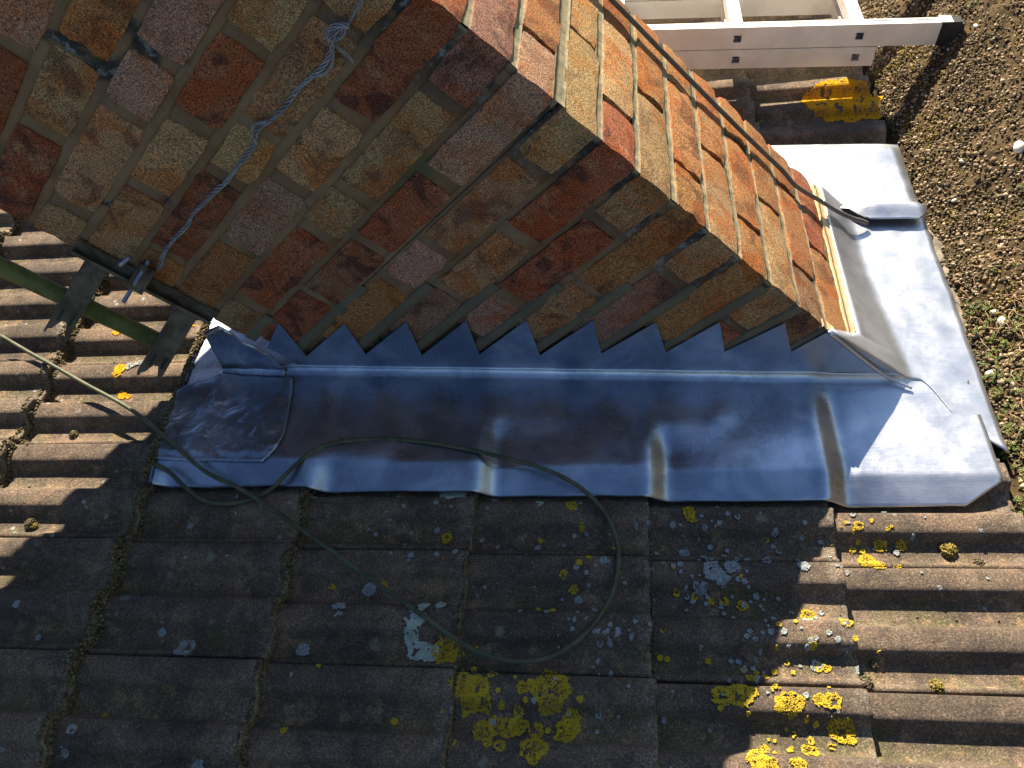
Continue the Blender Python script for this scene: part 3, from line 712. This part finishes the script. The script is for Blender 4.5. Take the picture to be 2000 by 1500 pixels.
br = empty('wall_bracket', (-WID, 0, .96)); tag(br, 'rusty grey steel aerial bracket with two notched arms on the chimney corner', 'bracket')
DG = Vector((-1, -1, 0)).normalized(); PD = Vector((-1, 1, 0)).normalized()
def kobj(name, V, F, mat, parent): return kid(obj(name, V, F, mat), parent)
c0 = Vector((-WID, 0, 0)) + DG*.006
V, F = [], []; box_geo(V, F, c0 + Vector((0, 0, 1.045)), DG, PD, Z_, .0025, .021, .118); kobj('back_plate', V, F, M['steel'], br)
V, F = [], []; box_geo(V, F, Vector((-WID+.014, -.0045, 1.045)), X_, Y_, Z_, .016, .0022, .118); kobj('side_plate', V, F, M['steel'], br)
for zc, L_ in ((1.122, .128), (.968, .128)):
    V, F = [], []; a0 = c0 + Vector((0, 0, zc)); th = .0016; hw_ = .0165
    prof_w = [(0, -hw_), (0, hw_), (L_, hw_), (L_-.004, .010), (L_-.022, .003), (L_-.022, -.004), (L_-.006, -.011), (L_-.006, -hw_)]
    b_ = len(V)
    for sg in (-1, 1):
        for (d, h) in prof_w: V.append(a0 + DG*d + Vector((0, 0, h)) + PD*(-.011 + sg*th))
    m_ = len(prof_w); F.append([b_+i for i in range(m_)]); F.append([b_+m_+i for i in range(m_)][::-1])
    for i in range(m_): F.append([b_+(i+1) % m_, b_+i, b_+m_+i, b_+m_+(i+1) % m_])
    for sg in (-1, 1): box_geo(V, F, a0 + DG*(L_/2+.004) + PD*.002 + Vector((0, 0, sg*hw_)), DG, PD, Z_, L_/2+.002, .013, th)
    arm = kobj('arm', V, F, M['steel'], br)
    V, F = [], []
    for q in (-1, 1): box_geo(V, F, a0 + DG*(L_-.030) + PD*(-.006) + Vector((0, 0, q*.009)), DG, PD, Z_, .010, .008, .0022)
    t_ = obj('notched_clamp', V, F, M['rubber']); t_.parent = arm
V, F = [], []; cj = c0 + Vector((.058, -.008, 1.060)); box_geo(V, F, cj + DG*.018, DG, PD, Z_, .022, .013, .013); kobj('hook_block', V, F, M['steel'], br)
V, F = [], []; tube_geo(V, F, [cj + DG*.062 + Vector((0,-.004,.004)), cj - DG*.012 + Vector((.016, -.012, .004))], .0034, 8); kobj('threaded_bolt', V, F, M['bolt'], br)
V, F = [], []; tube_geo(V, F, [cj + Vector((-.002, -.016, .036)), cj + Vector((.026, -.016, .030))], .0038, 8); kobj('bolt_end', V, F, M['bolt'], br)
V, F = [], []; tube_geo(V, F, [cj + DG*(-.002) + Vector((.014, -.010, .004)), cj + DG*.004 + Vector((.012, -.012, .004))], .0105, 6); kobj('nut', V, F, M['steel'], br)

V, F = [], []; ma, mb = Vector((-0.8202, -0.02, 0.998)), Vector((-0.8259, -0.02, 1.2391)); dm = (mb-ma).normalized()
tube_geo(V, F, [ma - dm*.03, ma, ma+(mb-ma)*.5, mb, mb + dm*1.2], .0155, 20)
ms = obj('aerial_mast', V, F, M['pole'], smooth=True); tag(ms, 'green algae-stained steel mast passing behind the bracket arms', 'pole')

# ------------------------------------------------------------------ ladder
LY0, LY1, ST = .895, 1.157, .024
lad = empty('ladder', RP(.30, LY0, .1)); tag(lad, 'two-section aluminium ladder resting on the tiles with one black foot', 'ladder')
def roofbox(V, F, s0_, s1_, y0_, y1_, n0_, n1_):
    box_geo(V, F, RP((s0_+s1_)/2, (y0_+y1_)/2, (n0_+n1_)/2), (CS, 0, -SN), Y_, (SN, 0, CS), (s1_-s0_)/2, (y1_-y0_)/2, (n1_-n0_)/2)
def stile(s0_, s1_, y0_, n0_, n1_, holes, face):
    V, F = [], []; hs = .0085
    nc = (n0_+n1_)/2; cuts = sorted([s0_, s1_] + [h-hs for h in holes if s0_ < h < s1_] + [h+hs for h in holes if s0_ < h < s1_])
    for ww in (y0_+.0014, y0_+ST-.0014):                 # both webs pierced at every rung
        for i in range(len(cuts)-1):
            a_, b_ = cuts[i], cuts[i+1]; hole = any(abs((a_+b_)/2-h) < 1e-6 for h in holes)
            if hole:
                roofbox(V, F, a_, b_, ww-.0013, ww+.0013, n0_, nc-hs); roofbox(V, F, a_, b_, ww-.0013, ww+.0013, nc+hs, n1_)
            else: roofbox(V, F, a_, b_, ww-.0013, ww+.0013, n0_, n1_)
    for nn in (n0_, n1_): roofbox(V, F, s0_+.0005, s1_-.0005, y0_+.003, y0_+ST-.003, nn-.0012 if nn == n1_ else nn+.0002, nn-.0001 if nn == n1_ else nn+.0014)
    for yy in (y0_+.0035, y0_+ST-.0035): roofbox(V, F, s0_+.001, s1_-.001, yy-.0030, yy+.0030, n1_, n1_+.0013)
    o = kobj('stile', V, F, M['alu'], lad)
    for h in holes:
        if s0_ < h < s1_ and face == 'near':
            V, F = [], []; t_ = .0016
            for (a_, b_, c_, d_) in ((h-hs-t_, h+hs+t_, nc+hs, nc+hs+t_), (h-hs-t_, h+hs+t_, nc-hs-t_, nc-hs), (h-hs-t_, h-hs, nc-hs, nc+hs), (h+hs, h+hs+t_, nc-hs, nc+hs)):
                roofbox(V, F, a_, b_, y0_-.0016, y0_, c_, d_)
            q = obj('rung_socket', V, F, M['alu']); q.parent = o; q.matrix_parent_inverse = Matrix.Identity(4)
    return o
HO = [.0855 - .2710*i for i in range(0, 9)]; HI = [.0890 - .2710*i for i in range(0, 9)]
NI0, NI1, NO0, NO1 = .0530, .0985, .1020, .1530
for yy, fc_ in ((LY0, 'near'), (LY1-ST, 'far')):
    stile(-2.1, .266, yy, NO0, NO1, HO, fc_); stile(-2.1, .131, yy, NI0, NI1, HI, fc_)
    V, F = [], []; roofbox(V, F, .258, .300, yy-.0016, yy+ST+.0016, NO0-.001, NO1+.0030); roofbox(V, F, .300, .308, yy+.002, yy+ST-.002, NO0-.004, NO1-.004)
    ft = kobj('foot', V, F, M['rubber'], lad)
    V, F = [], []; roofbox(V, F, .254, .280, yy-.002, yy+ST+.002, NO1+.0022, NO1+.0042); cpo = obj('foot_cap', V, F, M['alu']); cpo.parent = ft
for hl, nc, nm in ((HO, (NO0+NO1)/2, 'rung'), (HI, (NI0+NI1)/2, 'rung')):
    for h in hl:
        V, F = [], []; hs = .0145
        roofbox(V, F, h-hs, h+hs, LY0+ST+.0005, LY1-ST-.0005, nc+hs-.0018, nc+hs); roofbox(V, F, h-hs, h+hs, LY0+ST+.0005, LY1-ST-.0005, nc-hs, nc-hs+.0018)
        roofbox(V, F, h-hs, h-hs+.0018, LY0+ST+.0005, LY1-ST-.0005, nc-hs+.0018, nc+hs-.0018); roofbox(V, F, h+hs-.0018, h+hs, LY0+ST+.0005, LY1-ST-.0005, nc-hs+.0018, nc+hs-.0018)
        for q in (-.6, 0, .6): roofbox(V, F, h+hs*q-.0012, h+hs*q+.0012, LY0+ST+.001, LY1-ST-.001, nc+hs, nc+hs+.0010)
        kobj(nm, V, F, M['alu'], lad)
# ------------------------------------------------------------------ chippings, moss, plants on the flat roof
rg = np.random.default_rng(4)
items = []
for _ in range(30000):
    x = .108 + rg.random()**1.3*.80; y = -.95 + rg.random()*2.7
    if x < .122 and .15 < y < .40 and rg.random() < .8: continue
    if noise.noise(Vector((x*6, y*6, 4))) > .30 and rg.random() < .6: continue
    r = .0014 + .0027*rg.random()**1.8
    if rg.random() < .03: r *= 1.7
    z = flat_h(x, y) + r*.45 + rg.random()*.0016
    items.append((x, y, z, r*(.8+.5*rg.random()), r*(.8+.4*rg.random()), r*(.55+.35*rg.random()), rg.normal()*.35, rg.normal()*.35, 1, rg.random()*6.3))
pb = scatter_mesh('gravel', items, M['pebble'], ICO1, .12, smooth=True); tag(pb, kind='stuff')
items = []
for _ in range(38000):
    x = .104 + rg.random()**1.3*.80; y = -.95 + rg.random()*2.7
    m_ = noise.noise(Vector((x*9, y*9, 2))) + .6*noise.noise(Vector((x*25, y*25, 6)))
    if m_ < .10 and rg.random() < .72: continue
    r = .0011 + .0018*rg.random(); z = flat_h(x, y) + .002 + .006*max(0, m_)*rg.random()
    items.append((x, y, z, r, r, r*1.3, rg.normal()*.6, rg.normal()*.6, 1, rg.random()*6))
gm = scatter_mesh('ground_moss', items, M['debris'], ICO1, .25, smooth=False, seed=9); tag(gm, kind='stuff')
items = []
for _ in range(9000):
    x = .108 + rg.random()**1.2*.45; y = -.45 + rg.random()*1.9
    m_ = noise.noise(Vector((x*8+3, y*8, 12))) + .5*noise.noise(Vector((x*24, y*24, 16)))
    if m_ < .22: continue
    r = .0010 + .0014*rg.random(); z = flat_h(x, y) + .003 + .008*(m_-.2)*rg.random()
    items.append((x, y, z, r, r, r*1.6, rg.normal()*.6, rg.normal()*.6, 1, rg.random()*6))
gm2 = scatter_mesh('green_moss', items, M['moss'], ICO1, .25, smooth=False, seed=10); tag(gm2, kind='stuff')
# stonecrop clumps
SED = [(0.1433, 0.1333, 0.03), (0.1646, 0.083, 0.028), (0.1937, 0.0943, 0.022), (0.1382, 0.0519, 0.028), (0.1296, 0.1677, 0.014), (0.1554, 0.0076, 0.03), (0.1252, -0.009, 0.024), (0.1459, -0.0527, 0.022), (0.1219, -0.0928, 0.026), (0.1178, -0.1609, 0.028), (0.1017, -0.134, 0.012), (0.0931, -0.2442, 0.02), (0.2799, 0.3841, 0.012), (0.2616, 1.0851, 0.01), (0.3504, 0.9582, 0.012), (0.2262, 0.2034, 0.01)]
items = []
for ci, (cx, cy, cr_) in enumerate(SED):
    for _ in range(int(95*(cr_/.03)**2)):
        a_ = rg.random()*6.28; q = cr_*math.sqrt(rg.random()); x, y = cx+q*math.cos(a_), cy+q*math.sin(a_)*1.2
        if noise.noise(Vector((x*55, y*55, ci))) < .02: continue
        z0_ = flat_h(x, y)+.003+.008*rg.random(); hx, hy = rg.normal()*.5, rg.normal()*.5
        for p_ in range(5):
            an = p_*1.256 + a_; items.append((x+.0016*math.cos(an), y+.0016*math.sin(an), z0_+.001*rg.random(), .0008, .0008, .0019, math.cos(an)*.9+hx, math.sin(an)*.9+hy, .7, 0))
sc_ = scatter_mesh('stonecrop', items, M['sedum'], ICO1, .05, seed=30); tag(sc_, kind='stuff')
V, F = [], []
for _ in range(260):
    x = .12+rg.random()*.30; y = -.30+rg.random()*.55; z = flat_h(x, y)+.006; d = rg.random()*6.28; P = []
    for q in range(5):
        P.append((x, y, z + .005*math.sin(q*.9))); d += rg.normal()*.7; x += .009*math.cos(d); y += .009*math.sin(d)
    tube_geo(V, F, spline(P, 4), .00055, 4, False)
st = obj('dry_stems', V, F, M['stem'], smooth=True); tag(st, kind='stuff')
V, F = [], []
for i, (cx, cy, r, lab) in enumerate([(0.1691, 0.1079, 0.01, 'larger pale flint of the touching pair among the stonecrop'), (0.1622, 0.1333, 0.007, 'smaller pale flint of the touching pair among the stonecrop'), (0.3067, 0.4679, 0.014, 'big white flint at the right edge of the picture'), (0.2102, 0.5214, 0.006, 'small white flint on open gravel below the ladder shadow'), (0.1201, 0.0186, 0.007, 'yellowish flint among green stonecrop beside the apron'), (0.3359, 0.8843, 0.006, 'pale flint lying right beside the black ladder foot'), (0.1691, 0.437, 0.005, 'small flint on gravel beside the lapped lead sheet'), (0.2085, 0.9184, 0.004, 'tiny flint on gravel below the ladder rail')]):
    it = [(cx, cy, flat_h(cx, cy)+r*.5, r, r*.7, r*.45, .3, -.3, 1, i*1.3)]
    o = scatter_mesh('flint', it, M['shell'], ICO2, .10, seed=50+i); tag(o, lab, 'stone', 'pale flints on the flat roof')

# ------------------------------------------------------------------ growth on the tiles
def ndir(): return (SN, 0, CS)
def on_tile(s, y, up=0.0): return RP(s, y, tile_n(s, y)+up)
items = []
rl = random.Random(21)
def moss_line(sk, y0, y1, width, count, size):
    for _ in range(count):
        y = rl.uniform(y0, y1)
        wv = width*(.55+.9*max(-.4, nz(y*9, sk*3)))
        s = sk + .002 + .004*nz(y*14, sk*5) + rl.uniform(-1, .75)*wv
        up = (.004 + prof(ROW0-y)) + rl.uniform(-.003, .0015) if s < sk else (.004-STEP+prof(ROW0-y)) + rl.random()*STEP*.85*(1-min(1, (s-sk)/(.9*width+1e-6)))
        r = size*rl.uniform(.5, 1.3); p = RP(s, y, up)
        items.append((*p, r, r*.9, r*.8, *ndir(), rl.random()*6))
moss_line(TAIL0-5*GAUGE, -.55, .50, .013, 5600, .0022)
moss_line(TAIL0-4*GAUGE, -.80, .10, .015, 8200, .0022)
moss_line(TAIL0-3*GAUGE, -.85, -.235, .009, 3600, .0020)
moss_line(TAIL0-2*GAUGE, -.85, -.24, .0045, 1300, .0016)
moss_line(TAIL0-1*GAUGE, -.85, -.24, .002, 260, .0013)
for _ in range(3600):                                    # a thick rim of grit and moss where the tile tails sit on the lead
    y = rl.uniform(-.25, .14); sk = TAIL0-4*GAUGE; wv = .0085*(.6+.9*max(-.3, nz(y*11, 4.4)))
    s = sk + .001 + .004*nz(y*17, 2.2) + rl.uniform(-1, 1)*wv; r = .0021*rl.uniform(.5, 1.3)
    hh = .0085 + .0085*(1-((s-sk)/(wv+.004))**2)*rl.random() + (min(0, prof(ROW0-y)) if s < sk-.003 else 0)
    items.append((*RP(s, y, hh), r, r*.9, r*.8, *ndir(), rl.random()*6))
moss_line(TAIL0-6*GAUGE, -.5, .6, .010, 1500, .0024)
for _ in range(900):                                     # crumbs lodged in the joints and troughs
    k = rl.randrange(-5, 2); r_ = rl.randrange(-8, 4); y = ROW0-COVER*r_ - rl.choice([.183, .05, .142, .072])+rl.gauss(0, .004); s = TAIL0+GAUGE*k-rl.random()*.26
    if -1.3 < s < .15 and -.25 < y < .45: continue
    r = rl.uniform(.0008, .0022); items.append((*on_tile(s, y, r*.4), r, r, r, *ndir(), rl.random()*6))
ml = scatter_mesh('tile_edge_moss', items, M['debris'], ICO1, .34, smooth=False, seed=14); tag(ml, kind='stuff')

def lichen(s, y, r, kind, store, dens=1.0):
    n = int(dens*1150*(r/.02)**2)+7; sd_ = rl.random()*50
    for _ in range(n):
        a_ = rl.random()*2*PI; q = math.sqrt(rl.random())
        rim = 1 + .38*nz(math.cos(a_)*1.6, math.sin(a_)*1.6, sd_) + .16*nz(math.cos(a_)*5, math.sin(a_)*5, sd_)
        px, py = s + r*q*rim*math.cos(a_), y + r*q*rim*math.sin(a_)
        hole = nz(px*90, py*90, sd_)
        if hole > .20 + .3*q: continue
        if kind == 'y' and r > .006 and q < .62 and rl.random() < .62:
            if rl.random() < .6: d = rl.uniform(.0006, .0011); yc.append((*on_tile(px, py, .0001), d, d*.8, d*.4, *ndir(), rl.random()*6))
            continue
        d = rl.uniform(.0005, .0013); store.append((*on_tile(px, py, .0001+.0006*q), d*1.25, d*.8, d*.5, *ndir(), rl.random()*6))
yl, pl, wh, ol, yc = [], [], [], [], []
for (s, y, r) in [(-0.6804, -0.5559, 0.0176), (-0.6622, -0.5586, 0.0194), (-0.6536, -0.5735, 0.0123), (-0.6711, -0.5765, 0.0114), (-0.5981, -0.5554, 0.0088), (-0.5591, -0.557, 0.0264), (-0.6034, -0.5833, 0.007), (-0.6501, -0.6113, 0.015), (-0.6335, -0.6017, 0.0123), (-0.6158, -0.6055, 0.0132), (-0.6023, -0.6001, 0.0123), (-0.5777, -0.6055, 0.0106), (-0.53, -0.5897, 0.0123), (-0.5364, -0.6067, 0.0158), (-0.5263, -0.5995, 0.0106), (-0.5776, -0.6336, 0.0176), (-0.6241, -0.6322, 0.0079), (-0.6415, -0.6286, 0.0062), (-0.6426, -0.5363, 0.0062), (-0.7134, -0.5044, 0.0211), (-0.7032, -0.5158, 0.0106), (-0.7339, -0.323, 0.0088), (-0.5385, -0.2659, 0.0097), (-0.5216, -0.2993, 0.0044), (-0.5311, -0.401, 0.007), (-0.5469, -0.3835, 0.0053), (-0.3523, -0.269, 0.0106), (-0.349, -0.2807, 0.007), (-0.906, -0.4078, 0.0053), (-0.823, -0.4028, 0.0053), (-0.8935, -0.5373, 0.0035), (-0.3267, -0.5524, 0.0123), (-0.3008, -0.5525, 0.0167), (-0.2854, -0.5469, 0.0079), (-0.2364, -0.5594, 0.0158), (-0.2526, -0.5555, 0.0053), (-0.1825, -0.5554, 0.0123), (-0.199, -0.5548, 0.0088), (-0.1715, -0.5877, 0.0158), (-0.1865, -0.6076, 0.0044), (-0.2878, -0.6306, 0.0141), (-0.2759, -0.6386, 0.0141), (-0.2374, -0.6383, 0.0106), (-0.2731, -0.6154, 0.0062), (-0.2148, -0.6154, 0.0106), (-0.1924, -0.4288, 0.0097), (-0.145, -0.442, 0.0088), (-0.3508, -0.4017, 0.0053), (-0.3269, -0.4087, 0.0053), (-0.3085, -0.408, 0.007), (-0.2821, -0.4148, 0.0079), (-0.1855, -0.5024, 0.007), (-0.1742, -0.5047, 0.0044), (-0.0961, -0.2827, 0.007), (-0.1015, -0.2916, 0.0053), (-0.0634, -0.3076, 0.0097), (-0.0338, -0.3082, 0.0079), (-0.1055, -0.3134, 0.0053), (-0.0876, -0.3364, 0.015), (-0.078, -0.3436, 0.0114), (-0.0496, -0.3474, 0.0053), (-0.0757, -0.2749, 0.0035), (-0.3382, -0.4988, 0.0044), (-0.3946, -0.4971, 0.0044), (-0.2827, -0.5226, 0.0062), (-0.2618, -0.5195, 0.0044), (-0.924, -0.6269, 0.0053), (-1.1956, -0.6168, 0.0026), (-0.7087, -0.59, 0.0018)]: lichen(s, y, r, 'y', yl)
for (s, y, r) in [(-0.7518, -0.4425, 0.0088), (-0.7609, -0.4651, 0.015), (-0.7669, -0.4863, 0.0114), (-0.7552, -0.5048, 0.0158), (-0.7373, -0.51, 0.015), (-0.7275, -0.4399, 0.0079), (-0.7356, -0.2389, 0.0194), (-0.7224, -0.2434, 0.0123), (-0.5894, -0.261, 0.0062)]: lichen(s, y, r, 'p', pl, 1.6)
for (s, y, r) in [(-0.8454, -0.4112, 0.0106), (-0.7836, -0.3637, 0.0044), (-0.7519, -0.3101, 0.0044), (-0.4856, -0.3617, 0.007), (-1.1118, -0.5211, 0.0044), (-1.1523, -0.4933, 0.0062), (-1.1053, -0.517, 0.0141), (-0.929, -0.5082, 0.0097), (-0.8809, -0.452, 0.0106), (-1.0347, -0.6801, 0.0088), (-1.3868, -0.4678, 0.0053), (-1.2258, -0.6426, 0.007), (-1.2335, -0.67, 0.0053), (-1.1662, -0.3124, 0.0053), (-1.367, 0.0205, 0.0123), (-1.379, 0.0115, 0.0106), (-1.3445, 0.0146, 0.0079), (-1.3414, -0.5121, 0.0044), (-0.3615, -0.3314, 0.0079), (-0.326, -0.3681, 0.0141), (-0.312, -0.3799, 0.0114), (-0.2955, -0.3628, 0.0106), (-0.3391, -0.3932, 0.007), (-0.2416, -0.3482, 0.007), (-0.1909, -0.3587, 0.0088), (-0.1906, -0.5005, 0.0079), (-0.1335, -0.5049, 0.0053), (-0.5232, -0.4169, 0.0062)]: lichen(s, y, r, 'w', wh, 1.3)
for (s, y, r) in [(0.0099, 0.874, 0.0264), (0.0487, 0.8944, 0.0317), (0.0848, 0.8975, 0.0299), (0.1185, 0.8877, 0.0264), (0.1404, 0.8487, 0.0229), (0.0152, 0.8314, 0.0282), (0.0598, 0.8197, 0.0299), (0.0917, 0.8044, 0.0264), (0.1275, 0.8116, 0.0229), (-0.015, 0.8492, 0.0141), (0.1418, 0.7969, 0.0106), (0.0391, 0.7997, 0.0141), (0.0865, 0.8398, 0.0211), (-1.442, 0.0954, 0.0079), (-1.3985, 0.0011, 0.0114), (-1.3998, -0.0114, 0.0088), (-1.3914, 0.0037, 0.0062), (-1.3256, 0.0187, 0.0088), (-1.2855, 0.1148, 0.0079), (-1.3838, -0.0477, 0.0088), (-1.3896, -0.0406, 0.0053), (-1.371, -0.0499, 0.0053), (-1.317, 0.0836, 0.0053), (0.1366, 0.8593, 0.0088)]: lichen(s, y, r, 'o', ol)
for (cs_, cy_, sp, n_) in [(-0.3188, -0.372, 0.0306, 50), (-0.2656, -0.4297, 0.036, 24), (-0.367, -0.2921, 0.0405, 7), (-0.4854, -0.4924, 0.0405, 24), (-0.5097, -0.288, 0.045, 9), (-0.5537, -0.4101, 0.054, 6), (-0.1838, -0.4565, 0.0234, 12), (-0.3122, -0.2902, 0.045, 12), (-0.1918, -0.3123, 0.054, 12), (-0.7772, -0.3064, 0.054, 14), (-1.0153, -0.2959, 0.054, 14), (-0.4109, -0.6001, 0.108, 16), (-0.0188, -0.3396, 0.072, 14), (-0.2816, -0.5119, 0.036, 20), (0.0743, 1.053, 0.054, 5)]:                         # sprays of tiny grey crusts
    for _ in range(n_): lichen(cs_+rl.gauss(0, sp), cy_+rl.gauss(0, sp*.8), rl.uniform(.0012, .0042), 'w', wh, 2.2)
for (cs_, cy_, sp, n_) in [(-0.6104, -0.5837, 0.063, 22), (-0.2413, -0.5716, 0.054, 16), (-0.0843, -0.2997, 0.027, 8), (-0.3052, -0.5411, 0.036, 7), (-0.2129, -0.6026, 0.036, 10), (-0.6328, -0.2643, 0.072, 5), (-0.381, -0.411, 0.081, 8), (-0.185, -0.464, 0.036, 8), (-0.5319, -0.3678, 0.045, 5)]:
    for _ in range(n_): lichen(cs_+rl.gauss(0, sp), cy_+rl.gauss(0, sp*.7), rl.uniform(.0015, .005), 'y', yl, 2.2)
for nm, st_, mt in (('yellow_lichen', yl, 'ylich'), ('pale_lichen', pl, 'plich'), ('grey_lichen', wh, 'wlich'), ('orange_lichen', ol, 'olich'), ('old_lichen', yc, 'ylich2')):
    o = scatter_mesh(nm, st_, M[mt], ICO1, .2, smooth=True, seed=60); tag(o, kind='stuff')
# small cushions of moss
LABC = [(-0.0437, 0.6966, 0.009899999999999999, 'small brown moss cushion nearest the chimney above the white lead'), (0.0174, 0.7011, 0.0126, 'round moss cushion in the middle of the row above the white lead'), (0.0954, 0.7013, 0.009899999999999999, 'pale moss cushion nearest the eaves above the white lead'), (0.0329, -0.3126, 0.0117, 'brown moss cushion on the sunlit tiles below the lead corner'), (0.0688, -0.3363, 0.0081, 'small dark moss cushion on the sunlit tiles nearest the eaves'), (-0.1266, -0.522, 0.0108, 'greenish moss cushion beside a tile corner in the sun'), (-0.035, -0.5223, 0.009, 'dark moss crumb in the lowest sunlit trough'), (-1.445, -0.1352, 0.0081, 'dark red moss crumb on the sunlit tiles at the left'), (-1.4443, -0.3181, 0.009899999999999999, 'yellow tipped moss cushion by the left shadow edge'), (-1.4355, -0.3217, 0.0054, 'small moss cushion touching the yellow tipped one'), (-0.1071, -0.4909, 0.0063, 'pale round moss cushion on a rib in the sun')]
for i, (s, y, r, lab) in enumerate(LABC):
    its = []
    for _ in range(130):
        a_, b_ = rl.random()*6.28, rl.random()*1.5; q = r*(.85+.25*rl.random()); h = math.sin(b_)*q*.75; cc = math.cos(b_)*q
        p = on_tile(s, y, 0) + Vector((CS, 0, -SN))*cc*math.cos(a_) + Vector((0, 1, 0))*cc*math.sin(a_) + Vector(ndir())*h
        its.append((*p, r*.16, r*.16, r*.2, *ndir(), a_))
    o = scatter_mesh('moss_cushion', its, M['debris'] if i % 3 else M['moss'], ICO1, .25, smooth=False, seed=80+i); tag(o, lab, 'moss', 'moss cushions on the tiles')
